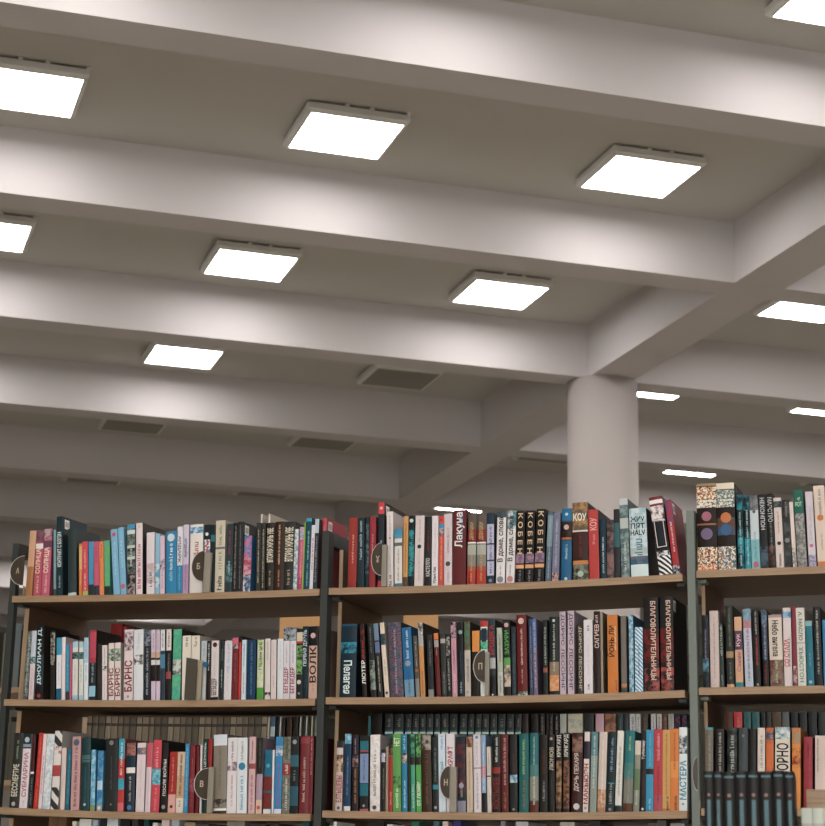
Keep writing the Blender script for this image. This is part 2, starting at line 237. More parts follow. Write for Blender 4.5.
ROWS['M3']='''335 341.5 741 1|c0b4b0;.9-1:333;.55-.8:n/c0a890/604838/50|ЕЛТЫШЕВЫ@.12-.5@a02830@u@.8;o@.04@666@.5|
343.5 350 734 1.5|1c4866;.87-1:n/3a90b0/90b8c8/50;0-.06:c8c8c8|~@.2-.7@88a@.25|
352 358 735 .5|382c30;.58-.72:n/a08080/382c30/50|~@.1-.55@b88850@.55;~@.75-.95@98a@.4|
359.5 368 736 .5|2c2c2c;.8-.93:1c7484;.78-.8:b03828;.37-.76:7a90b4;.2-.36:147080;0-.03:b06068|~@.4-.72@445@.3;o@.07@999@.3|
369.5 379.5 735 .5|n/ccc4c0/e0d8d4/50|~@.2-.8@8a7c70@.5;o@.05@555@.4|r
381 385 750 .5|2c2c30;.8-.95:n/8a90b0/c8c8d0/70|~@.2-.7@777@.4|
385.5 388 747 .5|a08c78||
388.5 392.5 745 -.5|a83424;.82-1:n/403028/907050/60|~@.1-.3@d88@.5|
393 401 734 -1.5|62a058;.3-.45:n/62a058/30402c/30|НЕТ@.84-.95@c8dcb8@u@.6;~@.05-.3@c8dcb8@.6|
402 407.5 734 -1|1484a8;.62-.75:n/c0b8b4/444/50|~@.8-.97@b0d0dc@.6;~@.05-.4@b0d0dc@.6|
408.5 410.5 735 -1|2c3c34||
411 415.5 734 -1|48a080;.68-1:n/2c5040/48a080/60;.6-.7:3a3428|~@.05-.35@bdc@.6|
416.5 421.5 734 -1|58a858;.68-1:n/2c5040/70b068/60;.6-.7:3a3428|ОТ ЛЮБВИ@.08-.38@d0e0c8@u@.6|
422.5 432 735 -1.5|4c3424;.8-1:n/a09890/503c30/40|~@.1-.75@786048@.5|r
433 438.5 737 -1|303434;.3-.36:2890a0|~@.4-.85@788@.6;o@.06@999@.5|
439 446 734 -1|c0ccd8|~@.8-.97@4888b0@.5;~@.4-.65@40a0a8@.8|
446.5 455 734 -.5|ccc8cc|КРАФТ@.58-.84@a83848@u@.6|
457.5 466 737 -1|2c3440;.25-.9:n/2c3440/702c34/60;0-.15:889|~@.2-.4@999@.5;o@.35@a8a0b0@.6|
467 473 737 -1|c0b09c;.86-1:n/b88878/604838/60|~@.3-.8@a07848@.4;~@.05-.25@998@.4|
474 481.5 734.5 -1|ccc4c8;.56-.57:555|~@.6-.9@99a@.3;~@.05-.5@888@.4;o@.96@48a@.4|
482 486.5 735 -1|88a0bc;0-.25:222;.45-.6:b88090|~@.28-.9@bcd@.5|
487.5 491.5 747 -1|c4bcb4;.54-.56:555|~@.6-.9@999@.3|
492.5 500.5 735 0|282828;.5-.58:983428|КОСТЫЛЕВ@.05-.45@903028@u@.7;~@.65-.97@c8c8c8@.5|
501.5 508.5 734.5 -.5|6c2824|~@.35-.95@c8a0a0@.6;~@.04-.25@a88050@.5|
510 517.5 734.5 -.5|2c2e30;.38-.48:n/5890a8/c0ccd0/50|~@.5-.75@704038@.4;o@.04@999@.3|
519 528.5 733.5 0|106c6c|Самое далёкое море@.48-.92@98b878@d@.3;~@.05-.4@b07040@.4|r
529.5 538.5 733 0|1c7078;.15-.45:8a8c80;0-.14:6a3424;.45-.6:4a8480|~@.1-.45@c8ccc0@.4;~@.6-.95@b8c8b0@.3|r
540 547.5 735 0|2a2826|~@.15-.4@aaa@.3;~@.5-.8@833828@.3|
548.5 554.5 735 0|24221f|ЛЮМОВ@.54-.84@b8ac98@u@.6;~@.1-.5@555@.4;o@.95@a98@.5|
555.5 561 733.5 1|2c2420;.05-.65:n/a0805c/503828/50|КИНГАРД@.7-.98@c8c4bc@u@.8|
563 569 733 .5|2c2420;.05-.65:n/986848/40281c/50|КИНГАРД@.7-.98@c8c4bc@u@.8|
571 581.5 733 1|4c2424;.75-.95:n/4c2424/907060/40|ДОЧЬ ПЕКАРЯ@.26-.74@c8bcb4@u@.45;o@.07@bbb@.6|r
582.5 588 732 2|ccc4c0;.66-.88:n/5c2c28/283048/30|МАКЬЮЭН@.1-.6@a82434@u@.75;o@.05@999@.5|
589.5 596 732 2|8a9c98;0-.4:909890;.7-1:5a8890|~@.3-.95@c0c8c4@.3|
597 605 732 2.5|c4b8b0;0-.28:n/b07c5c/c8a888/50|~@.1-.9@d8ccc0@.35|
606 613.5 732 3|24383c;.35-.36:38a0a0|~@.5-.92@88a8c8@.5;~@.1-.35@aaa@.6;o@.03@999@.4|
614.5 621 731 3|ccccc4;.07-.08:3aa0a0;0-.07:333|~@.2-.8@8a9090@.5|
622.5 632 731 3|1c7c80;.4-.6:4a8480;.1-.4:808078;0-.1:6a4430|~@.75-.93@a8b888@.4;~@.1-.5@989890@.3|r
633 639 741 2|8c9080;.8-1:c8bcb0;.3-.6:6a8060|~@.1-.3@ccc@.3|
640 645 731 4|2c2c30|Тубелиу@.64-.88@c8c8c8@u@.6;~@.2-.5@703038@.5;o@.03@ccc@.5|
645.5 653 730 4.5|2894b8;.45-.52:333|~@.55-.95@6ab8d0@.3;~@.03-.15@9cd@.3|
653.5 662.5 729.5 3.5|b83c48;0-.2:b05060|~@.62-.95@d8a0a0@.5;~@.1-.55@802838@.4|
663 670.5 730 3|c89c58;0-.03:b08040|~@.2-.95@806030@.35;~@.01-.18@33302c@.6@.15|
671 679.5 729 3|d08030;.4-.6:d89040|~@.5-.95@a05820@.4;~@.01-.18@33302c@.6@.15|
680.5 688.6 727.5 -.5|ccd4d8;.68-.9:n/c0c8cc/405058/60|МАСТЕРА@.13-.6@2890a8@u@.8;o@.08@999@.3|'''
ROWS['R3']='''704 713 727.5 0|7a7468;.97-1:3898a8|~@.3-.9@a8a498@.3|
715.5 724 729 0|2a2826|~@.2-.95@b0aca8@.55|
727 737 728 0|n/48504c/282c2c/40|~@.2-.9@a8aca8@.7|r
738.5 748 728 0|4c5456|o@.9@788@.3|r
749 756 729 0|221f1c||
757.5 765 728 0|ccc0b8|~@.5-.9@887@.6|
766 773.5 728 0|c06428;.5-.8:c86c28;0-.4:803c20;.85-.95:n/504860/a08880/60||
775 790 727.5 0|ccc4b8;.85-1:n/6090a0/c8ccc8/30|ПОРНО@.38-.8@33302c@u@.7|
792 800.5 728 0|d08830;.5-.75:n/903820/d08830/30;.8-1:n/c07830/a09078/30||
803.5 812.5 737 0|9c3040|~@.7-.9@222@.3;~@.2-.8@c05058@.3@.2|
815 828 736 0|c8b8b0|~@.5-.95@555@.2@-.3|
829 840 735 0|4a6a70|~@.5-.95@ccc@.3|'''
_g=[]
x=81.
for i in range(29):
    w=5.6+(i*7%5)*.35
    _g.append('%.1f %.1f 714 0|%s;.9-.93:3c3a34|~@.74-.88@8a857a@.4|g'%(x,x+w-.7,['62574a','524a40','6c6252','584f44','746a5a'][i*3%5])); x+=w
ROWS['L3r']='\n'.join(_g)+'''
263.5 265.5 716 0|8a8478||
266.5 271 714 0|3a5068;.8-.9:88a0b0||
272 275 714 0|1f1e1c||
275.5 277 714 0|c8c4bc||
278 281 718 0|2a2420||
283 288 714 0|3a2a20||
289.5 294 714 0|2e241e||
296 297.2 714 0|b0a088||
298 301.5 714 0|28241f||
302 303.5 714 0|b0a088||
304.5 307 714 0|28241f||
307.5 309 714 0|b09878||
311 317 714 0|707470||'''
_g=[]
for i,(a,b) in enumerate([(383,391),(392.5,401.5),(403.5,409.5),(411,417),(418,424),(425,431.5),(433,438.5),(440,447),(448.5,456),(457.5,464.5),(466,471.5),(473,479),(480,486.5),(488,494.5),(496,503),(504.5,511.5),(513,519)]):
    _g.append('%s %s 714 %s|1f5054;.84-1:2c2f2e;.8-.82:98948a|~@.87-.95@9a968c@.6|t'%(a,b,0 if i<9 else 2.5))
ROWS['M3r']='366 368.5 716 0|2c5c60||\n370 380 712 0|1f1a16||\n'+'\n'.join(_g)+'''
522 528 714 0|2e241e||
531 538 714 0|241d19||
539.5 544.5 714 0|2a2220|~@.7-.97@b0aca4@.5|
546 548.5 714 0|241d19||
549.5 553 714 0|2c2624|~@.7-.97@888@.5|
554.5 558.5 714 0|2a2220|~@.7-.97@b0aca4@.5|
560 566.5 714 0|848480||
568 583 714 0|98907f;.7-.95:n/98907f/808478/40||
585 594 714 0|2a2e2e;.75-.8:444||
596 604.5 714 0|a07880||
605.5 616.5 714 0|n/8a6048/5c4030/40||
618 624 714 0|2c3c3c|~@.6-.95@788@.5|
625 629.5 714 0|34383a||
630.5 636.5 714 0|c4c0b8|~@.6-.97@444@.7|
637 641.5 714 0|b4b0a8|~@.6-.97@777@.6|
642.5 649 714 0|40362e|~@.7-.97@876@.5|
652 657 714 0|a0a0ac|~@.6-.97@555@.5|
658 663 714 0|908c84|~@.6-.97@444@.5|
664 668.5 714 0|583828|~@.6-.97@988@.5|
669.5 675.5 714 0|848480|~@.7-.97@aaa@.5|
676.5 682 714 0|1c3048|САГА@.68-.98@b03028@u@.7|
683 688.5 714 0|1c3048|САГА@.68-.98@b03028@u@.7|'''
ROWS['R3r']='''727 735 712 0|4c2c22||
736 744.5 712 0|a82c2c|~@.65-.95@d0a8a0@.5|
746 753.5 712 0|2c5858|~@.6-.95@3c6c6c@.5|
754.5 762 712 0|2c5858|~@.6-.95@3c6c6c@.5|
763.5 768 712 0|28282a||
769 774 712 0|343432|~@.7-.9@665@.5|
775 784 712 0|50402f|~@.6-.95@6a5a48@.5|
785 792 712 0|505654||
793.5 801 712 0|22242a||
802.5 810 712 0|2a2c2e||
811.5 820 712 0|26292c||
821.5 829 712 0|2c3030||
831 839 712 0|24262a||'''
ROWS['L2r']='''105.5 117 624 0|982c2c||
117.5 121.5 627 0|a03030||'''
ROWS['L1r']='''257 258.6 514.5 0|d0c4b8||n.165
264.6 266.4 514 0|ccc0b4||n.165'''
import bpy, math, random
C=bpy.context.scene.collection
random.seed(4)
# ------------------------------------------------------------------ helpers
def lin(h):
    if len(h)==3: h=h[0]*2+h[1]*2+h[2]*2
    v=[int(h[i:i+2],16)/255 for i in (0,2,4)]
    return [((c+.055)/1.055)**2.4 if c>.04045 else c/12.92 for c in v]
def rgb(h):
    l=lin(h); g=sum(l)/3; return (*[min(.86,1.42*(c*.80+g*.20)**1.24) for c in l],1)
MATS={}
def nodes(name,rough=.5):
    m=bpy.data.materials.new(name); m.use_nodes=True
    nt=m.node_tree; b=nt.nodes['Principled BSDF']; b.inputs['Roughness'].default_value=rough
    return m,nt,b
def mat(spec,rough=.4):
    """plain hex colour, or n/ mottled, v/ mosaic, s/ diagonal stripes"""
    if (spec,rough) in MATS: return MATS[spec,rough]
    m,nt,b=nodes('ink_'+spec.replace('/','_'),rough); b.inputs['Specular IOR Level'].default_value=.22
    if '/' not in spec: b.inputs['Base Color'].default_value=rgb(spec)
    else:
        p=spec.split('/'); kind=p[0]; sc=float(p[-1]); cols=p[1:-1]
        tc=nt.nodes.new('ShaderNodeTexCoord'); r=nt.nodes.new('ShaderNodeValToRGB')
        oi=nt.nodes.new('ShaderNodeObjectInfo'); mp=nt.nodes.new('ShaderNodeVectorMath'); mp.operation='ADD'
        nt.links.new(tc.outputs['Object'],mp.inputs[0])
        if kind=='s':
            t=nt.nodes.new('ShaderNodeTexWave'); t.bands_direction='DIAGONAL'; t.inputs['Scale'].default_value=sc; t.inputs['Distortion'].default_value=1.0; out=t.outputs['Fac']
        elif kind=='v':
            t=nt.nodes.new('ShaderNodeTexVoronoi'); t.inputs['Scale'].default_value=sc*2.2
            s=nt.nodes.new('ShaderNodeSeparateColor'); nt.links.new(t.outputs['Color'],s.inputs[0]); out=s.outputs[0]
        else:
            t=nt.nodes.new('ShaderNodeTexNoise'); t.inputs['Scale'].default_value=sc*1.6; t.inputs['Detail'].default_value=4; t.inputs['Roughness'].default_value=.65; out=t.outputs[0]
            nt.links.new(oi.outputs['Random'],mp.inputs[1])
        nt.links.new(mp.outputs[0],t.inputs['Vector']); nt.links.new(out,r.inputs[0]); nt.links.new(r.outputs[0],b.inputs['Base Color'])
        e=r.color_ramp; e.interpolation='LINEAR' if kind=='n' else 'CONSTANT'
        n=len(cols); lo,hi=(.42,.58) if kind=='n' else (0,1)
        for i,c in enumerate(cols):
            pos=(lo+(hi-lo)*i/max(1,n-1)) if kind=='n' else i/n
            el=e.elements[i] if i<2 else e.elements.new(pos)
            el.position=pos; el.color=rgb(c)
    MATS[spec,rough]=m; return m
def wood(name,c1,c2,scale=(2,30,30),rough=.5):
    m,nt,b=nodes(name,rough)
    tc=nt.nodes.new('ShaderNodeTexCoord'); mp=nt.nodes.new('ShaderNodeMapping'); mp.inputs['Scale'].default_value=scale
    t=nt.nodes.new('ShaderNodeTexNoise'); t.inputs['Scale'].default_value=6; t.inputs['Detail'].default_value=5; r=nt.nodes.new('ShaderNodeValToRGB')
    nt.links.new(tc.outputs['Object'],mp.inputs[0]); nt.links.new(mp.outputs[0],t.inputs['Vector']); nt.links.new(t.outputs[0],r.inputs[0]); nt.links.new(r.outputs[0],b.inputs['Base Color'])
    r.color_ramp.elements[0].position=.35; r.color_ramp.elements[1].position=.65
    r.color_ramp.elements[0].color=(*c1,1); r.color_ramp.elements[1].color=(*c2,1); return m
def plaster(name,c,bump=.03):
    m,nt,b=nodes(name,.85); b.inputs['Specular IOR Level'].default_value=.2
    tc=nt.nodes.new('ShaderNodeTexCoord'); t=nt.nodes.new('ShaderNodeTexNoise'); t.inputs['Scale'].default_value=1.3; t.inputs['Detail'].default_value=6
    r=nt.nodes.new('ShaderNodeValToRGB'); nt.links.new(tc.outputs['Object'],t.inputs['Vector']); nt.links.new(t.outputs[0],r.inputs[0]); nt.links.new(r.outputs[0],b.inputs['Base Color'])
    r.color_ramp.elements[0].position=.3; r.color_ramp.elements[1].position=.7
    r.color_ramp.elements[0].color=(*[v*.96 for v in c],1); r.color_ramp.elements[1].color=(*c,1)
    n2=nt.nodes.new('ShaderNodeTexNoise'); n2.inputs['Scale'].default_value=60; bp=nt.nodes.new('ShaderNodeBump'); bp.inputs['Strength'].default_value=bump; bp.inputs['Distance'].default_value=.01
    nt.links.new(tc.outputs['Object'],n2.inputs['Vector']); nt.links.new(n2.outputs[0],bp.inputs['Height']); nt.links.new(bp.outputs[0],b.inputs['Normal'])
    return m
class MB:
    def __init__(s): s.v=[];s.f=[];s.m=[]
    def box(s,a,b,mi=0):
        n=len(s.v); s.v+=[(x,y,z) for x in (a[0],b[0]) for y in (a[1],b[1]) for z in (a[2],b[2])]
        for f in ((0,1,3,2),(4,6,7,5),(0,4,5,1),(2,3,7,6),(0,2,6,4),(1,5,7,3)): s.f.append(tuple(n+i for i in f)); s.m.append(mi)
        return s
    def prism(s,bot,top,mi=0):   # two rings of equal length, bottom ring and top ring
        n=len(s.v);k=len(bot); s.v+=list(bot)+list(top)
        for i in range(k):
            j=(i+1)%k; s.f.append((n+i,n+j,n+k+j,n+k+i)); s.m.append(mi)
        s.f.append(tuple(n+i for i in reversed(range(k)))); s.f.append(tuple(n+k+i for i in range(k))); s.m+=[mi,mi]
        return s
    def build(s,name,mats,parent=None,bevel=0,smooth=False):
        me=bpy.data.meshes.new(name); me.from_pydata(s.v,[],s.f)
        for m in (mats if isinstance(mats,(list,tuple)) else [mats]): me.materials.append(m)
        me.polygons.foreach_set('material_index',s.m)
        if smooth: me.polygons.foreach_set('use_smooth',[True]*len(s.f))
        me.update(); o=bpy.data.objects.new(name,me); C.objects.link(o)
        if parent: o.parent=parent
        if bevel:
            b=o.modifiers.new('bevel','BEVEL'); b.width=bevel; b.segments=2; b.limit_method='ANGLE'
        return o
def empty(name,label=None,cat=None,group=None):
    o=bpy.data.objects.new(name,None); C.objects.link(o); o.empty_display_size=.05
    if label: o['label']=label
    if cat: o['category']=cat
    if group: o['group']=group
    return o
def tag(o,label,cat,group=None):
    o['label']=label; o['category']=cat
    if group: o['group']=group
    return o
def struct(o,label=None):
    o['kind']='structure'
    if label: o['label']=label
    return o
# ------------------------------------------------------------------ camera
F=1904.34; CAMH=1.30
def vadd(a,b,k=1): return [a[i]+b[i]*k for i in range(3)]
def dot(a,b): return sum(a[i]*b[i] for i in range(3))
def cross(a,b): return [a[1]*b[2]-a[2]*b[1],a[2]*b[0]-a[0]*b[2],a[0]*b[1]-a[1]*b[0]]
pit,roll,yaw=.25130825,-.01896913,.30118555
fw=[math.sin(yaw)*math.cos(pit),math.cos(yaw)*math.cos(pit),math.sin(pit)]
r0=[math.cos(yaw),-math.sin(yaw),0.]; d0=cross(fw,r0)
rt=[math.cos(roll)*r0[i]+math.sin(roll)*d0[i] for i in range(3)]
dn=[-math.sin(roll)*r0[i]+math.cos(roll)*d0[i] for i in range(3)]
from mathutils import Matrix, Vector
cam=bpy.data.cameras.new('camera'); co=bpy.data.objects.new('camera',cam); C.objects.link(co)
cam.sensor_width=36; cam.sensor_fit='HORIZONTAL'; cam.lens=36*F/825; cam.clip_end=200
cam.dof.use_dof=True; cam.dof.focus_distance=5.2; cam.dof.aperture_fstop=cam.lens/1000/.009
co.matrix_world=Matrix(((rt[0],-dn[0],-fw[0],0),(rt[1],-dn[1],-fw[1],0),(rt[2],-dn[2],-fw[2],CAMH),(0,0,0,1)))
bpy.context.scene.camera=co
def ray(px,py): return [rt[i]*(px-412.5)/F+dn[i]*(py-413)/F+fw[i] for i in range(3)]
# ------------------------------------------------------------------ materials
M_ceil=plaster('ceiling_paint',(.54,.525,.495)); M_beam=plaster('beam_paint',(.60,.57,.575)); M_wall=plaster('wall_paint',(.62,.585,.54)); M_col=plaster('column_paint',(.54,.495,.475))
M_floor=wood('floor_lino',(.34,.31,.245),(.41,.37,.30),(1,1,1),.4)
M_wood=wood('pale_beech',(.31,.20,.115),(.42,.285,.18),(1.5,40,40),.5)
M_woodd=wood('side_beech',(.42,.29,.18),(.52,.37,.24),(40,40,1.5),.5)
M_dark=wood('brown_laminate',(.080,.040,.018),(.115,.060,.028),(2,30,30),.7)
def metal(name,c,r=.5):
    m,nt,b=nodes(name,r); b.inputs['Base Color'].default_value=(*c,1); b.inputs['Metallic'].default_value=0; return m
M_steel=metal('dark_grey_steel_paint',(.030,.036,.034)); M_steelR=metal('grey_green_steel_paint',(.17,.20,.18))
M_page=wood('page_edges',(.55,.48,.38),(.68,.61,.50),(200,2,2),.9)
M_house=metal('lamp_housing_grey',(.74,.74,.73),.5)
M_glint=metal('glint_white',(.86,.86,.85),.4)
def emis(name,c,s):
    m,nt,b=nodes(name,.6); b.inputs['Base Color'].default_value=(.8,.8,.8,1); b.inputs['Emission Color'].default_value=(*c,1); b.inputs['Emission Strength'].default_value=s; return m
M_lit=emis('lit_diffuser',(1,.95,.92),16.0); M_off=metal('unlit_diffuser',(.22,.20,.17),.35)
# ------------------------------------------------------------------ the hall: ceiling, beams, column
H=4.2
YB,PY,SOF,CEI=1.9042*H,.577*H,.9194*H,1.016*H
BW=.0595*H; GX0,GX1=1.2786*H,1.3632*H
XL,XR,YN,YF=-9.,16.,-4.6,YB+9.45*PY
zc=CAMH
def slab(name,a,b,m,label=None):
    return struct(MB().box(a,b).build(name,m),label)
slab('ceiling',(XL,YN,zc+CEI),(XR,YF,zc+CEI+.2),M_ceil,'pale coffered concrete ceiling above the lamps')
slab('floor',(XL,YN,-.1),(XR,YF,0),M_floor)
slab('wall_back',(XL,YF,0),(XR,YF+.2,zc+CEI),M_wall); slab('wall_front',(XL,YN-.2,0),(XR,YN,zc+CEI),M_wall)
slab('wall_left',(XL-.2,YN,0),(XL,YF,zc+CEI),M_wall); slab('wall_right',(XR,YN,0),(XR+.2,YF,zc+CEI),M_wall)
n=0
for j in range(-5,10):
    y=YB+j*PY
    if y+BW>YF: break
    for a,b in ((XL,GX0),(GX1,XR)):
        n+=1; slab('trim_%d'%n,(a,y,zc+SOF),(b,y+BW,zc+CEI),M_beam,'white plastered ceiling beam spanning the hall')
n+=1
slab('trim_%d'%n,(GX0,YN,zc+SOF),(GX1,YF,zc+CEI),M_beam,'main ceiling girder that crosses the beams over the column')
def cyl(name,x,y,r,z0,z1,m,seg=64):
    b=MB(); ring=lambda z:[(x+r*math.cos(2*math.pi*i/seg),y+r*math.sin(2*math.pi*i/seg),z) for i in range(seg)]
    b.prism(ring(z0),ring(z1)); o=b.build(name,m)
    for p in o.data.polygons: p.use_smooth=len(p.vertices)==4
    return o
struct(cyl('column',1.3197*H,3.088*H,.0635*H,0,zc+SOF,M_col),'round white column carrying the girder')
struct(cyl('column',1.3197*H,(3.088-4*.577)*H,.0635*H,0,zc+SOF,M_col),'round white column beside the reader')
# windows in the wall behind the reader: the even daylight on the spines
M_sky=emis('daylight_through_glass',(1.0,.985,.96),6.4)
for q in range(3):
    x=-7.2+q*2.9
    MB().box((x,YN+.001,.9),(x+2.3,YN+.02,3.3)).build('window_%d'%(q+1),M_sky)['kind']='structure'
    f=MB()
    for a,b in (((x-.06,YN+.001,.84),(x,YN+.07,3.36)),((x+2.3,YN+.001,.84),(x+2.36,YN+.07,3.36)),((x,YN+.001,.84),(x+2.3,YN+.07,.9)),((x,YN+.001,3.3),(x+2.3,YN+.07,3.36)),((x+1.12,YN+.021,.9),(x+1.18,YN+.07,3.3))): f.box(a,b)
    f.build('window_%d'%(q+4),M_house)['kind']='structure'
# ------------------------------------------------------------------ lamps
def lamp(x,y,lit,label,group):
    s=.1262*H; z=zc+H
    t=empty('ceiling_lamp',label,'lamp',group); t.location=(x,y,z)
    a=s/2; o=a*1.05; w=a*1.115; h=.0126*H
    b=MB(); R=lambda r,z:[(-r,-r,z),(r,-r,z),(r,r,z),(-r,r,z)]
    # frame ring around the diffuser, flared sides, top
    n=0; rings=[R(a,.002),R(a,0),R(o,0),R(w,h*.35),R(w,h)]
    for r in rings: b.v+=r
    for k in range(4):
        for i in range(4):
            j=(i+1)%4; b.f.append((k*4+i,k*4+j,k*4+4+j,k*4+4+i)); b.m.append(0)
    b.f.append((16,17,18,19)); b.m.append(0)
    b.build('housing',M_house,t)
    MB().box((-a,-a,.0015),(a,a,.004)).build('diffuser',M_lit if lit else M_off,t)
    hz=(CEI-H)-h
    for q in (-.24,.24,.97):
        MB().box((q*w-.012,-w-.004,h+.001),(q*w+.012,-w+.02,h+hz)).build('glint_clip',M_glint,t)  # white blocks stand in for light glints along the lamp gap
    for sx in (-.75,0,.75):
        MB().box((sx*w-.02,-w*.9,h),(sx*w+.02,w*.9,h+hz)).build('mounting_rail',M_house,t)
    return t
LX0,LPX,LY0,LPY=.6187*H,.4335*H,2.3212*H,.577*H
names={(0,0):'large lit square lamp above the left-hand books, upper middle of the ceiling',(1,0):'lit square lamp nearest the girder corner, right of the upper middle lamp',(0,1):'lit square lamp in the second coffer row, left of centre',(1,1):'lit square lamp in the second coffer row, just left of the girder',(0,2):'lit square lamp in the third coffer row with no visible housing',(-1,0):'lit square lamp cut by the left picture edge, upper one',(-1,1):'lit square lamp cut by the left picture edge, lower one',(1,-1):'lit square lamp cut by the top right corner',
(1,2):'unlit lamp with a faint orange reflection, left of the column',(0,3):'unlit lamp on the dim ceiling, upper left one',(1,3):'unlit lamp on the dim ceiling behind the beam, upper right one',(0,4):'unlit lamp on the dim ceiling, lower left one',(1,4):'unlit lamp on the dim ceiling, lower right one'}
for j in range(-5,8):
    for i in range(-3,2):
        lit=not ((j in (3,4,5)) or (i,j)==(1,2) or (j==7 and i not in (-3,-1,1)))
        vis=(i,j) in names
        lamp(LX0+i*LPX+(.0085*H if i<0 else 0),LY0+j*LPY,lit,names.get((i,j),'square ceiling lamp in the %s part of the hall left of the girder'%('lit' if lit else 'dim')), 'square ceiling lamps' )
nr={(0,1):'lit square lamp right of the girder, cut by the right picture edge',(0,2):'lit lamp strip just right of the column top',(1,2):'lit lamp strip at the right picture edge, below the larger one',(1,3):'lit lamp low above the speckled books on the right',(0,4):'thin lit lamp strip low behind the books, left of the column'}
for j in range(-4,8):
    for i in range(0,4):
        lit=not ((i,j)==(0,3) or j in (5,7) or (i>2 and j>=0) or (i==2 and j>2))
        lamp(1.5735*H+i*.3735*H-(.02*H if (i,j)==(0,2) else -.004*H if (i,j)==(0,4) else 0),LY0+(j-{1:.2,2:.2,3:.12,4:.05}.get(j,.1))*LPY,lit,nr.get((i,j),'square ceiling lamp in the part of the hall right of the girder'),'square ceiling lamps')
# ------------------------------------------------------------------ bookcases
BAY={'L':((.5392,5.7002,.8563),-.6642,-.0173,-.0150,.9983),'M':((1.3411,5.0734,.8416),-.6461,.0014,.0016,1.0),'R':((2.1686,4.4660,.8503),-.632,-.0003,-.0089,1.0)}
SAG={('L',0):.004,('M',0):.006,('L',1):.004,('M',1):.0055,('L',2):.006,('M',2):.005}
DROP={('M',0):-.0015,('L',2):-.006}
def sag(k,r,u):
    w=BAY[k][4]; t=max(0,min(1,u/w)); return -SAG.get((k,r),0)*4*t*(1-t)+DROP.get((k,r),0)
SP=.3034
def frame(k):
    o,y,t,p,w=BAY[k]
    U=[math.cos(y),math.sin(y),0];N=[-math.sin(y),math.cos(y),0];V=[0,0,1.]
    U2=[math.cos(t)*U[i]+math.sin(t)*V[i] for i in range(3)];V2=[-math.sin(t)*U[i]+math.cos(t)*V[i] for i in range(3)]
    V3=[math.cos(p)*V2[i]+math.sin(p)*N[i] for i in range(3)];N3=[-math.sin(p)*V2[i]+math.cos(p)*N[i] for i in range(3)]
    return list(o),U2,V3,N3,w
def bmat(k):
    o,U,V,N,w=frame(k)
    return Matrix(((U[0],N[0],V[0],o[0]),(U[1],N[1],V[1],o[1]),(U[2],N[2],V[2],o[2]+CAMH),(0,0,0,1)))
side={'L':'left','M':'middle','R':'right'}
BD=.37; TH=.019; PX={'L':(.003,.018),'M':(.002,.013),'R':(.0014,.0105)}
def panel(a,b):
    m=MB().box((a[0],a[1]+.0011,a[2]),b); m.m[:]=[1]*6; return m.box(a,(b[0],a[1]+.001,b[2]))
for k in 'LMR':
    o,U,V,N,w=frame(k); BD={'L':.415,'M':.40,'R':.37}[k]
    t=empty('bookcase','open wooden %s bookcase bay on a dark steel frame, full of books'%side[k],'bookcase','library bookcase bays in a row')
    t.matrix_world=bmat(k)
    ms=M_steelR if k=='R' else M_steel
    zb=-(o[2]+CAMH)+.012
    pc=-.0115
    xs=[pc] if k!='R' else [pc,w+.0115]
    if k=='L': xs=[-.0095]
    py=.014 if k=='L' else -.004
    for x in xs:
        MB().box((x-.0105,py,zb),(x+.0105,.034,.160)).build('upright_post',ms,t,bevel=.001)
        MB().box((x-.0105,BD+.006,zb),(x+.0105,BD+.04,.160)).build('rear_post',ms,t,bevel=.001)
        MB().box((x-.0105,.0345,.122),(x+.0105,BD+.0055,.160)).build('top_bar',ms,t)
        MB().box((x-.0105,.0345,zb+.02),(x+.0105,BD+.0055,zb+.05)).build('foot_bar',ms,t)
    for r in range(8):
        z=-SP*r
        if z-TH<zb+.05: break
        b=MB(); NS=12; xa,xb=.0012,w-.0065
        for i in range(NS+1):
            x=xa+(xb-xa)*i/NS; zz=z+sag(k,r,x); xr=x-.005*(i/NS); b.v+=[(x,0,zz),(x,0,zz-TH),(xr,BD,zz-TH),(xr,BD,zz)]
        for i in range(NS):
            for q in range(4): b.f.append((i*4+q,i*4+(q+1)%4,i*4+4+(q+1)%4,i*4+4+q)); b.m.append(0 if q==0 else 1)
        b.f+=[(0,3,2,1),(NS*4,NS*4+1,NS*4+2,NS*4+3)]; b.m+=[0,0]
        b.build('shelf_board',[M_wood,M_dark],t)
        for sx in (.0012,w-.0275):
            dq=sag(k,r,sx+.01)-.0008; MB().box((sx,.03,z-TH-.009+dq),(sx+.02,.07,z-TH-.0002+dq)).build('shelf_bracket',ms,t)
    for r in range(7):
        z=-SP*r
        if -SP*(r+1)<zb+.05: break
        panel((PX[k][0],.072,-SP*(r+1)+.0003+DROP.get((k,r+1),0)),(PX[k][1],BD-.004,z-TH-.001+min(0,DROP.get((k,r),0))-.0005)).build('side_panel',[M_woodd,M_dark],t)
    if k!='R': panel((PX[k][0],.072,.0003),(PX[k][1],.31,.118)).build('side_panel',[M_woodd,M_dark],t)
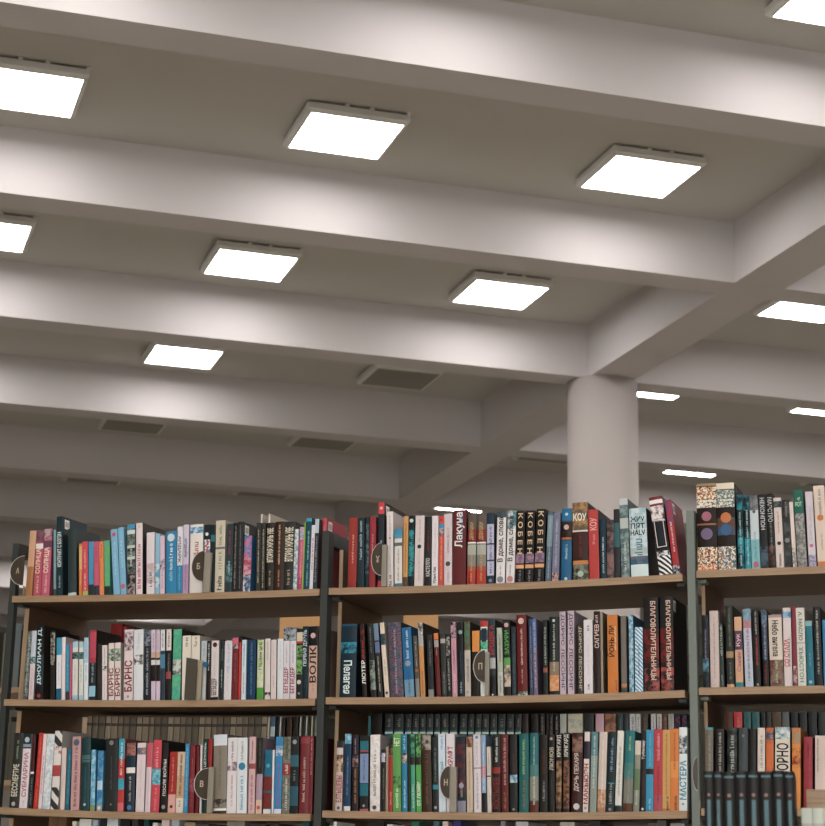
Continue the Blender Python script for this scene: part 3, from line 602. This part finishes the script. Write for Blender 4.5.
# ------------------------------------------------------------------ lettering
TC={}
def textmesh(s):
    if s not in TC:
        c=bpy.data.curves.new('lettering','FONT'); c.body=s; c.resolution_u=2; c.size=1; c.offset=.022
        o=bpy.data.objects.new('lettering',c); C.objects.link(o)
        bpy.context.view_layer.update()
        me=o.to_mesh(); vs=[v.co.copy() for v in me.vertices]; fs=[tuple(p.vertices) for p in me.polygons]
        o.to_mesh_clear(); bpy.data.objects.remove(o); bpy.data.curves.remove(c)
        x0=min(v.x for v in vs);x1=max(v.x for v in vs);y0=min(v.y for v in vs);y1=max(v.y for v in vs)
        TC[s]=([((v.x-x0)/(x1-x0),(v.y-y0)/(y1-y0)) for v in vs],fs)
    return TC[s]
def marks(rows_len):
    """a run of small unreadable strokes in a unit box; rows_len = length/height ratio"""
    vs=[];fs=[];x=0.; rl=max(2.,rows_len)
    word=random.randint(3,8)
    while x<rl:
        gw=random.uniform(.45,.72)
        def q(a,b,c,d):
            n=len(vs); vs.extend([((x+a)/rl,b),((x+c)/rl,b),((x+c)/rl,d),((x+a)/rl,d)]); fs.append((n,n+1,n+2,n+3))
        kk=random.random(); hi=random.choice((.72,.78,1.))
        q(0,0,.17,hi)
        if kk<.75: q(gw-.17,0,gw,random.choice((.72,.72,hi)))
        if kk>.2: 
            b=random.choice((0,.3,.56)); q(.17,b,gw-.17,b+.16)
        x+=gw+.16; word-=1
        if word==0: x+=.45; word=random.randint(3,8)
    m=max(v[0] for v in vs)
    return [(a/m,b) for a,b in vs],fs
# ------------------------------------------------------------------ books
CN=[('black','262422'),('charcoal','3c3c3a'),('grey','7c7c78'),('pale grey','a8a8a4'),('white','d0ccca'),('cream','d0c4b4'),('lavender white','c8c0cc'),('blue-white','b8c4cc'),('tan','b89878'),('brown','54382a'),('dark brown','3a2620'),('maroon','70282c'),('red','b03030'),('crimson','b04054'),('pink','c87088'),('dusty pink','c49898'),('orange','d0843c'),('ochre','c89850'),('yellow','d0b858'),('green','5a9c54'),('mint green','50a890'),('teal','1f6468'),('dark teal','243e42'),('turquoise','2098a8'),('blue','2088b8'),('deep blue','166890'),('pale blue','80b0cc'),('slate blue','4a5c70'),('navy','1c3450'),('mauve','987c98'),('olive grey','6a6c58'),('khaki','8c8468'),('slate','38424a')]
CNL=[(n,lin(h)) for n,h in CN]
def cname(h):
    l=lin(h); f=lambda c:[v**.45 for v in c]
    a=f(l); return min(CNL,key=lambda q:sum((a[i]-f(q[1])[i])**2 for i in range(3)))[0]
def book_empty(nm): return empty(nm)
def make_book(name,w,h,d,spine,texts,opts,tone=None):
    t=empty(name)
    parts=spine.split(';'); base=parts[0]; bands=[]
    for p in parts[1:]:
        r,c=p.split(':'); a,b=r.split('-'); bands.append((float(a),float(b),c))
    zs=sorted({0.,1.}|{x for a,b,c in bands for x in (a,b)})
    mats=[base]; 
    bulge=min(.0032,w*.13) if 'r' in opts else min(.0012,w*.08)
    n=6; th=min(.0022,w*.16)
    outer=[(0,d),(0,bulge)]+[(w*i/n, bulge*(1-(1-((2*i/n)-1)**2))) for i in range(1,n)]+[(w,bulge),(w,d)]
    inner=[(w-th,d),(w-th,bulge+th),(th,bulge+th),(th,d)]
    prof=outer+inner; k=len(prof); b=MB()
    sidec='342e2a' if 'k' in opts else lift(base if '/' not in base else base.split('/')[1],.6)  # side boards darkened, their shade put into the colour; k marks dark covers
    mats=[sidec]
    for z in zs: b.v+=[(x,y,z*h) for x,y in prof]
    for li in range(len(zs)-1):
        mid=(zs[li]+zs[li+1])/2; c=base
        for a,e,cc in bands:
            if a<=mid<=e: c=cc
        if c not in mats: mats.append(c)
        mi=mats.index(c)
        for i in range(k):
            j=(i+1)%k; b.f.append((li*k+i,li*k+j,li*k+k+j,li*k+k+i)); b.m.append(mi if 1<=i<=n else 0)
    T=(len(zs)-1)*k
    for base_i,flip in ((0,False),(T,True)):
        # U section capped as three quads strips
        q=[(0,1,k-2,k-1)]
        q+=[(n+1,n+2,k-4,k-3)]
        q+=[tuple([*range(1,n+2),k-3,k-2])]
        for f in q:
            f=tuple(base_i+i for i in f); b.f.append(f if flip else tuple(reversed(f))); b.m.append(0)
    cov=b.build('cover',[mat(c) for c in mats],t)
    MB().box((th+.0002,bulge+th+.0002,.002),(w-th-.0002,d-.003,h-.0025)).build('page_block',M_page,t)
    def surf(x): return -.0005   # print sits just in front of the spine
    for tx in [s for s in texts.split(';') if s]:
        p=tx.split('@')
        if p[0]=='o':
            v0=float(p[1]); r=float(p[3])*w/2; seg=14; bb=MB()
            bb.v=[(w/2+r*math.cos(2*math.pi*i/seg),surf(w/2+r*math.cos(2*math.pi*i/seg)),v0*h+r*math.sin(2*math.pi*i/seg)) for i in range(seg)]; bb.f=[tuple(range(seg))]; bb.m=[0]
            bb.build('emblem',mat(p[2]),t); continue
        a,e=[float(q) for q in p[1].split('-')]; col=p[2]
        if p[0]=='q':
            bb=MB(); cw=float(p[3])*w/2
            bb.v=[(w/2-cw,surf(w/2-cw),a*h),(w/2+cw,surf(w/2+cw),a*h),(w/2+cw,surf(w/2+cw),e*h),(w/2-cw,surf(w/2-cw),e*h)]; bb.f=[(0,1,2,3)]; bb.m=[0]
            bb.build('printed_strip',mat(col),t); continue
        if p[0] in 'fr':
            bb=MB(); x0,x1,z0,z1=w*.14,w*.86,a*h,e*h; y=-.0006
            if p[0]=='r': bb.box((x0,y,z0),(x1,bulge*.5,z1))
            else:
                for q in ((x0,z0,x1,z0+.0016),(x0,z1-.0016,x1,z1),(x0,z0,x0+.0016,z1),(x1-.0016,z0,x1,z1)): bb.box((q[0],y,q[1]),(q[2],bulge*.8,q[3]))
            bb.build('printed_panel',mat(col),t); continue
        if p[0]=='~': dr='u'; size=float(p[3]) if len(p)>3 else .5; off=float(p[4]) if len(p)>4 else 0
        else: dr=p[3]; size=min(.86,float(p[4])*1.16); off=float(p[5]) if len(p)>5 else 0
        cw=size*w; L=(e-a)*h
        if dr=='h': vs,fs=textmesh(p[0]); P=[(w/2-cw/2+x*cw,a*h+y*L) for x,y in vs]
        else:
            if p[0]=='~':
                if cw>.006: cw*=.62
                vs,fs=marks(L/cw)
            else: vs,fs=textmesh(p[0])
            cx=w*(.5+off)
            if dr=='u': P=[(cx+cw/2-y*cw,a*h+x*L) for x,y in vs]
            else: P=[(cx-cw/2+y*cw,e*h-x*L) for x,y in vs]
        bb=MB(); bb.v=[(x,surf(x),z) for x,z in P]; bb.f=list(fs); bb.m=[0]*len(fs)
        bb.build('lettering' if p[0]=='~' else 'title',mat(col),t)
    if 's' in opts:
        bb=MB(); bb.box((w,.014,h-.036),(w+.0004,.040,h-.008)); st=bb.build('shelf_sticker',mat('c8c4c0'),t)
        bb=MB()
        for q in range(5): bb.box((w+.0004,.018+.004*q,h-.030),(w+.0006,.0195+.004*q,h-.014))
        bb.build('barcode',mat('444'),st)
    return t
REC=[]
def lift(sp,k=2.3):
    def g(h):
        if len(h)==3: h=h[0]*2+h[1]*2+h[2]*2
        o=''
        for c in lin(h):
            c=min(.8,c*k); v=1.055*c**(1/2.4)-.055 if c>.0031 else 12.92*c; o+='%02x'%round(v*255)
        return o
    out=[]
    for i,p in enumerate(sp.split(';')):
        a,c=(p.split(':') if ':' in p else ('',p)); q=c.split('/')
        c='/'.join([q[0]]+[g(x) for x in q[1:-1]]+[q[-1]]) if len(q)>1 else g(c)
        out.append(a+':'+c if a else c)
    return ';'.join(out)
rowname={'1':'top','2':'middle','3':'bottom'}
def col_u(fr,px,n,v):
    o,U,V,N,w=fr
    B=vadd(vadd(o,N,n),V,v); k=(px-412.5)/F
    return -(dot(rt,B)-k*dot(fw,B))/(dot(rt,U)-k*dot(fw,U))
def row_v(fr,px,py,n):
    o,U,V,N,w=fr; r=ray(px,py); s=(dot(o,N)+n)/dot(r,N); P=[r[i]*s-o[i] for i in range(3)]
    return dot(P,U),dot(P,V)
for key in ROWS:
    bay,row,rear=key[0],int(key[1]),key.endswith('r'); fr=frame(bay); zb=-SP*(row-1)
    items=[]
    for ln in ROWS[key].split('\n'):
        g,sp,tx,op=ln.split('|'); x0,x1,yt,dx=[float(q) for q in g.split()]
        nb=.008+.006*random.random()
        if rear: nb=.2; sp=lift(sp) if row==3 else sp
        if 'b' in op: nb=.036
        if op.startswith('n.'): nb=float(op[1:])
        px_off=0
        u0=col_u(fr,x0,nb,zb); u1=col_u(fr,x1,nb,zb)
        ut,vt=row_v(fr,x0+dx,yt,nb); h=vt-zb-sag(bay,row-1,(u0+u1)/2)
        t=(ut-u0)/max(.05,h)
        if rear and dx==0: t=0
        if rear and row==3: h=min(h,.279)
        items.append([u0,u1,h,t,nb,sp,tx,op])
    lim=lim0=fr[4]-.0078
    if not rear and bay!='R':
        for it in reversed(items):
            if it[1]>lim: q=it[1]-lim; it[1]-=q; it[0]-=q; lim=it[0]-.0004
            else: break
    if not (bay=='R' and row==1):
        q=PX[bay][1]+.0006
        for it in items:
            if it[0]<q: q2=q-it[0]; it[0]+=q2; it[1]=max(it[1],it[0]+.008); q=it[1]
            else: break
    for rep in range(2):
        prev=None
        for it in items:
            if prev and it[0]<prev[1]+.0004:
                q=prev[1]+.0004-it[0]; it[0]+=q; it[1]=max(it[1],it[0]+.004)
            prev=it
        a,z=items[0][0],items[-1][1]
        if bay!='R' and z>lim0:
            k=(lim0-a)/(z-a)
            for it in items: it[0]=a+(it[0]-a)*k; it[1]=a+(it[1]-a)*k
    if items[0][3]<0 and not (bay=='R' and row==1): items[0][3]=0
    prev=None
    for it in items:
        if prev:
            if it[0]<prev[1]+.0004: it[0]=prev[1]+.0004
            if it[1]<it[0]+.004: it[1]=it[0]+.004
            m=min(it[2],prev[2]); need=(prev[1]+.0004-it[0])/m+prev[3]
            if it[3]<need and not rear: it[3]=need
        prev=it
    if bay!='R' and not rear:
        nx=None
        for it in reversed(items):
            if nx is None: it[3]=min(it[3],(lim0+.004-it[1])/it[2])
            else:
                m=min(it[2],nx[2]); it[3]=min(it[3],(nx[0]-.0003-it[1])/m+nx[3])
            nx=it
    for idx,it in enumerate(items):
        u0,u1,h,t,nb,sp,tx,op=it
        ang=math.atan(t); w=(u1-u0)*math.cos(ang)-.0003; hh=h/math.cos(ang)
        um=(u0+u1)/2; hh=min(hh, SP-TH-.004+sag(bay,row-2,um)-sag(bay,row-1,um)-(.009 if um<.05 or um>.94 else 0)) if row>1 else hh
        d=.185 if h>.24 else (.125 if h<.165 else .145)
        if rear: d=.13 if nb>.18 else .12
        d=min(d,.19-nb) if not rear else d
        nm='bound_volume' if (rear and row==3) else 'book'
        b=make_book(nm,w,hh,d,sp,tx,op)
        # leaning book pivots on the bottom corner it leans over
        dz=zb+.0003+max(sag(bay,row-1,u0),sag(bay,row-1,u1))
        if t>=0: loc=Matrix.Translation((u1,nb,dz))@Matrix.Rotation(ang,4,'Y')@Matrix.Translation((-w,0,0))
        else: loc=Matrix.Translation((u0,nb,dz))@Matrix.Rotation(ang,4,'Y')
        b.matrix_world=bmat(bay)@loc
        b['category']='book'; b['group']='books on the %s shelf of the %s bay'%(rowname[key[1]],side[bay]) if not rear else 'back row of the %s shelf, %s bay'%(rowname[key[1]],side[bay])
        REC.append(dict(o=b,key=key,idx=idx,n=len(items),w=w,h=hh,sp=sp,tx=tx,op=op,t=ang,rear=rear,bay=bay,row=key[1]))
# ---- labels
def describe(r,full=True):
    parts=r['sp'].split(';'); base=parts[0]; c=base.split('/')
    if len(c)>1:
        a,b=cname(c[1]),cname(c[2]); kind={'n':'mottled','v':'speckled','s':'striped'}[c[0]]
        col=('%s %s and %s'%(kind,a,b)) if a!=b else '%s %s'%(kind,a)
    else: col=cname(base)
    s=('very slim ' if r['w']<.011 else 'slim ' if r['w']<.0155 else 'thick ' if r['w']>.027 else '')+col
    if not full: return s
    ex=''
    for p in parts[1:]:
        rg,cc=p.split(':'); a,b=[float(q) for q in rg.split('-')]
        q=cc.split('/'); nmc=cname(q[1] if len(q)>1 else q[0])
        if b>.95 and b-a>.04: ex='%s top'%nmc
        elif a<.02 and b-a>.08 and not ex: ex='%s foot'%nmc
    tt=[q for q in r['tx'].split(';') if q and q[0] not in 'ofr']
    big=[q for q in tt if q[0]!='~']
    if big and not ex: ex='bold %s title'%cname(big[0].split('@')[2])
    elif tt and not ex: ex='%s lettering'%cname(tt[0].split('@')[2])
    return s+' book'+(' with '+ex if ex else '')
by={}
for r in REC: by.setdefault(r['key'],[]).append(r)
used={}
def place(r):
    return ('%s shelf, %s bay'%(rowname[r['row']],side[r['bay']])) if not r['rear'] else 'back row, %s shelf, %s bay'%(rowname[r['row']],side[r['bay']])
def cands(r):
    L=by[r['key']]; i=r['idx']; A=describe(r); S=describe(r,False)+' book'
    p=describe(L[i-1],False) if i else None; q=describe(L[i+1],False) if i+1<r['n'] else None
    pl=place(r)
    if i==0: yield '%s, leftmost on the %s'%(A,pl)
    if i==r['n']-1: yield '%s, rightmost on the %s'%(A,pl)
    yield '%s, %s'%(A,pl)
    if p: yield '%s right of the %s one, %s'%(A,p,pl)
    if q: yield '%s left of the %s one, %s'%(A,q,pl)
    if p and q: yield '%s between %s and %s ones, %s'%(S,p,q,pl)
    if p and i>1: yield '%s right of %s and %s ones, %s'%(S,p,describe(L[i-2],False),pl)
    if q and i+2<r['n']: yield '%s left of %s and %s ones, %s'%(S,q,describe(L[i+2],False),pl)
allc={id(r):[c for c in cands(r)] for r in REC}
cnt={}
for r in REC:
    for c in set(allc[id(r)]): cnt[c]=cnt.get(c,0)+1
for r in REC:
    L=[c for c in allc[id(r)] if len(c.split())<=16]
    if 'g' in r['op'] and r['rear']: lab='plain grey-brown volume of the uniform set at the back of the bottom shelf'
    elif 't' in r['op'] and r['rear']: lab='teal volume with a black title panel in the back-row set, middle bay'
    else:
        ok=[c for c in L if cnt[c]==1 and c not in used]
        lab=ok[0] if ok else None
        if not lab:
            i=r['idx']; base=describe(r,False)
            twins=[q for q in by[r['key']] if describe(q,False)==base]; k=twins.index(r)
            wd=['first','second','third','fourth','fifth','sixth','seventh','eighth'][min(k,7)]
            lab='%s %s book from the left, %s'%(wd,base,place(r))
            if lab in used: print('DUPLABEL',lab)
    used[lab]=1; r['o']['label']=lab
    r['o'].name=r['o'].name
# ---- shelf dividers with a half-round dark tab
M_tab=metal('dark_brown_plastic',(.050,.036,.024),.35); M_rim=metal('white_plastic_edge',(.62,.60,.57),.4); M_body=metal('beige_divider',(.30,.275,.225),.5); M_glyph=mat('b8ae98')
def divider(bay,row,xa,xb,xc,ya,yb,ybt,letter,label):
    fr=frame(bay); zb=-SP*(row-1); nb=.0
    ub=col_u(fr,xb,nb,zb); uc=col_u(fr,xc,nb,zb)
    _,vt=row_v(fr,xb,ya,nb); _,vb=row_v(fr,xb,yb,nb); ua,_=row_v(fr,xa,(ya+yb)/2,nb)
    _,vbt=row_v(fr,xb,ybt,nb)
    t=empty('shelf_divider',label,'shelf divider','lettered shelf dividers'); t.matrix_world=bmat(bay)@Matrix.Translation((ub,0,zb))
    hh=vt-vb; cz=(vt+vb)/2-zb; rx=ub-ua; sg=sag(bay,row-1,ub); W=uc-ub
    # upright body in front of the books, foot in line with them
    MB().box((0,-.004,.0004+sg),(W,.0065,vbt-zb)).build('body',M_body,t,bevel=.001)
    def arc(rx,rz,y): return [( -rx*math.cos(a),y,cz+rz*math.sin(a)) for a in [math.pi*(.5-i/20) for i in range(21)]]
    MB().prism(arc(rx*.93,hh*.48,-.0085),arc(rx*.93,hh*.48,-.0045)).build('tab',M_tab,t)
    A=arc(rx,hh*.5,-.0075); B=arc(rx,hh*.5,-.004); a2=arc(rx*.93,hh*.48,-.0075); b2=arc(rx*.93,hh*.48,-.004)
    bb=MB(); n=len(A); bb.v=A+B+b2+a2
    for i in range(n-1):
        for q in range(4):
            q2=(q+1)%4; bb.f.append((q*n+i,q*n+i+1,q2*n+i+1,q2*n+i)); bb.m.append(0)
    bb.build('rim',M_rim,t)
    if letter:
        vs,fs=textmesh(letter); s=hh*.2; bb=MB(); bb.v=[(-rx*.52+x*s*.62,-.0088,cz-s/2+y*s) for x,y in vs]; bb.f=list(fs); bb.m=[0]*len(fs); bb.build('letter',M_glyph,t)
divider('L',1,11,23,23.7,556,586,586,'А','dark round shelf divider lettered A at the far left end of the top shelf')
divider('L',1,192.5,203,209.8,551,582,553,'Б','dark half-round divider with a beige body among pale books, left bay top shelf')
divider('M',1,372,381.5,386.2,543,576,545,'Х','dark half-round divider beside the tall red-topped book, middle bay top shelf')
divider('M',2,474,485,489.2,650,683,652,'П','dark half-round divider below an orange-topped book, middle bay middle shelf')
divider('L',3,195,207,212.2,768,800,767,'В','dark half-round divider left of the grey-brown boxed book, bottom shelf')
divider('M',3,440.5,449.5,456.5,766,799,767,'Н','dark half-round divider standing before white books, middle bay bottom shelf')
divider('R',3,693,698.5,700.5,757,791,800,None,'half-round divider seen nearly edge-on behind the right steel post')
# metal book end with a blue pin
fr=frame('L'); zb=-SP; ub=col_u(fr,184.5,-.004,zb); uc=col_u(fr,195.5,-.004,zb); ud=col_u(fr,199.8,-.004,zb); _,vt=row_v(fr,190,657.5,-.004)
t=empty('book_end','grey-brown plate book end with a beige side, left bay middle shelf','book end'); t.matrix_world=bmat('L')@Matrix.Translation((ub,0,zb))
b=MB(); hh=vt-zb; b.prism([(0,-.006,-.0035),(uc-ub,-.006,-.0035),(uc-ub,-.003,-.0035),(0,-.003,-.0035)],[(0,-.006,hh),(uc-ub,-.006,hh-.006),(uc-ub,-.003,hh-.006),(0,-.003,hh)]); b.build('plate',mat('5a554a'),t)
MB().box((uc-ub,.0002,-.0025),(ud-ub,.0065,hh-.008)).build('body',mat('a09682'),t)
bb=MB(); r=.0075; cx=ud-ub+.0095; cz=row_v(fr,203,664.5,-.004)[1]-zb
ring=lambda y:[(cx+r*math.cos(2*math.pi*i/20),y,cz+r*math.sin(2*math.pi*i/20)) for i in range(20)]
bb.prism(ring(-.0035),ring(.0065)); o=bb.build('round_magnet',mat('1c6890')); o.matrix_world=bmat('L')@Matrix.Translation((ub,0,zb)); tag(o,'small round blue magnet stuck on the pale book beside the book end','magnet')
# ------------------------------------------------------------------ tops of the row below, only their heads show
for bay,segs in (('L',((42,60,'6a5038'),(66,70,'c8c4bc'),(73,85,'c0c0bc'),(87,92,'9ab'),(94,100,'2c3030'),(101,112,'b0b8bc'),(114,124,'2a2826'),(126,132,'444'),(138,143,'1c5050'),(147,152,'c8c4bc'),(156,164,'c8b8b4'),(166,174,'a8b0b8'),(179,190,'98886c'),(192,204,'555'),(208,216,'3a3028'),(222,240,'888478'),(245,262,'48423a'),(266,284,'3a3a3a'),(290,314,'1c5858'))),('M',((330,334,'c8c8c0'),(366,382,'2a2622'),(385,391,'c8c8c4'),(396,402,'c0c0bc'),(410,418,'1c7058'),(432,438,'48707c'),(441,447,'c8b8b0'),(452,460,'337'),(478,492,'b0aca4'),(500,505,'888'),(515,528,'b0b4b4'),(540,556,'5a4a40'),(560,575,'a8a49c'),(590,612,'34302c'),(618,632,'a08870'),(640,668,'5a5650'),(672,690,'888')))):
    fr=frame(bay); zb=-SP*3; b=MB(); mats=[]
    for a,e,c in segs:
        u0=max(.03,col_u(fr,a,.012,zb)); u1=min(.985,col_u(fr,e,.012,zb)); k=max(1,round((u1-u0)/.028)); 
        for q in range(k):
            mats.append(mat(c)); w=(u1-u0)/k; hq=.262+.018*random.random()
            b.box((u0+w*q+.0004,.012,zb+.0003),(u0+w*(q+1)-.0004,.15,zb+hq),len(mats)-1)
    o=b.build('books_below',mats); o.matrix_world=bmat(bay); o['kind']='stuff'; tag(o,'heads of books on the shelf below, cut by the lower picture edge, %s bay'%side[bay],'books')
# ------------------------------------------------------------------ nearer low case on the right with a dark set
o,U,V,N,w=frame('R')
def at_depth(px,py,dep):
    r=ray(px,py); s=dep/dot(r,fw); return [r[i]*s for i in range(3)]
DEP=3.25
P=at_depth(703.5,771,DEP); yv=-.52
U2=[math.cos(yv),math.sin(yv),0]; N2=[-math.sin(yv),math.cos(yv),0]
W2=.0215; hset=.24
m2=Matrix(((U2[0],N2[0],0,P[0]),(U2[1],N2[1],0,P[1]),(0,0,1,P[2]+CAMH-hset),(0,0,0,1)))
ztop=P[2]+CAMH-hset
lc=empty('low_bookcase','low wooden display case in front of the right bay, its top below the frame','bookcase'); lc.matrix_world=m2@Matrix.Translation((-.05,-.05,-ztop))
MB().box((0,0,ztop-.022),(.9,.32,ztop-.0006)).build('top_board',M_wood,lc,bevel=.0015)
for x in (0,.882): MB().box((x,0.005,0.0006),(x+.018,.315,ztop-.0224)).build('side_panel',M_woodd,lc)
MB().box((.0184,.30,.0006),(.8816,.313,ztop-.0224)).build('back_panel',M_woodd,lc)
for z in (.06,.36,.64): MB().box((.0184,.01,z),(.8816,.2996,z+.02)).build('shelf_board',M_wood,lc)
ws=[.0168,.0150,.0214,.0200,.0205,.0214,.0200,.0168]; x=0
for i,w in enumerate(ws):
    h=hset-(.0015 if i in (2,) else 0)+(.0015 if i==6 else 0)
    b=make_book('bound_volume',w-.0006,h,.17,'232424','q@.2-.8@54757e@.34;o@.835@96706a@.3;q@.957-.972@54757e@.75','r')
    b.matrix_world=m2@Matrix.Translation((x,0,0)); tag(b,'black volume with a pale blue spine strip in the nearby set of eight','book','nearby black set on the low case'); x+=w
x+=.004
tan=MB(); tan.box((x+.012,.20,0.0003),(x+.26,.235,.222)); o=tan.build('cardboard_box',M_wood); o.matrix_world=m2; tag(o,'tan cardboard edge standing behind the pale box set at the right edge','box')
for i in range(9):
    w=.0185; b=make_book('bound_volume',w-.0006,.181,.12,'b4bab0;.8-.86:a8a8a0','~@.3-.7@98a09c@.4',''); b.matrix_world=m2@Matrix.Translation((x+.005+i*w,.03,0)); tag(b,'pale grey-green volume of the nearby set at the lower right corner','book','nearby pale set on the low case')
# ------------------------------------------------------------------ things glimpsed between the shelves
def far_case(px0,py,dep,wid,yaw,cols,lab):
    P=at_depth(px0,py,dep); z=P[2]+CAMH
    U3=(math.cos(yaw),math.sin(yaw),0); N3=(-math.sin(yaw),math.cos(yaw),0)
    m=Matrix(((U3[0],N3[0],0,P[0]),(U3[1],N3[1],0,P[1]),(0,0,1,0),(0,0,0,1)))
    t=empty('bookcase',lab,'bookcase'); t.matrix_world=m
    for s in range(5):
        zz=z-.34*s
        if zz<.05: break
        MB().box((.02,0,zz-.02),(wid-.02,.3,zz)).build('shelf_board',M_wood,t)
    for x in (0,wid-.0196): MB().box((x,0,0.0004),(x+.0196,.3,z+.0)).build('side_panel',M_woodd,t)
    return m,z
YA=-.66
m,z=far_case(-60,689,7.2,.62,YA,None,'second bookcase standing behind the left end of the row')
x=.03
for row,zz in ((0,z),(1,z-.34)):
    x=.05
    for i in range(14 if row==0 else 15):
        w=.022+.014*random.random(); h=.2+.05*random.random(); c=random.choice(['34322e','5a5850','2e3a3a','787468','3c3430','6a7478'])
        if row==0 and h>.25: h=.22
        if x+w>.57: break
        b=make_book('book',w-.001,h,.15,c,'','')
        b.matrix_world=m@Matrix.Translation((x,.02,zz+.0004)); x+=w
        tag(b,'dark book on the bookcase glimpsed behind the left end post','book','books on the bookcase behind')
# orange panels added as stand-ins for warm patches far behind
m_or=metal('orange_standin',(.62,.36,.17),.9)
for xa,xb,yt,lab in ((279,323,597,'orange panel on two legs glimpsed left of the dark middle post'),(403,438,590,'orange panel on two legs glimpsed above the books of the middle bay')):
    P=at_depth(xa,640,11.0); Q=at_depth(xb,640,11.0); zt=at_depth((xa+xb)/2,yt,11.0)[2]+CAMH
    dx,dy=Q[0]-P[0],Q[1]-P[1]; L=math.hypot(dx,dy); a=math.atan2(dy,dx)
    t=empty('standin_panel',lab,'partition'); t.matrix_world=Matrix.Translation((P[0],P[1],0))@Matrix.Rotation(a,4,'Z')
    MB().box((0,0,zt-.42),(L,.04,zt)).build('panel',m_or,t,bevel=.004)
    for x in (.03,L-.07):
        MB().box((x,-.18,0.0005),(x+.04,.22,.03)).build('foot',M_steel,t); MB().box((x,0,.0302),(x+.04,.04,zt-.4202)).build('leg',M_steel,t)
# ------------------------------------------------------------------ world and view
w=bpy.data.worlds.new('world'); bpy.context.scene.world=w; w.use_nodes=True
w.node_tree.nodes['Background'].inputs[0].default_value=(.75,.8,.9,1); w.node_tree.nodes['Background'].inputs[1].default_value=.03
vs=bpy.context.scene.view_settings; vs.view_transform='Standard'; vs.look='None'; vs.gamma=1; vs.use_curve_mapping=False; vs.exposure=0.17
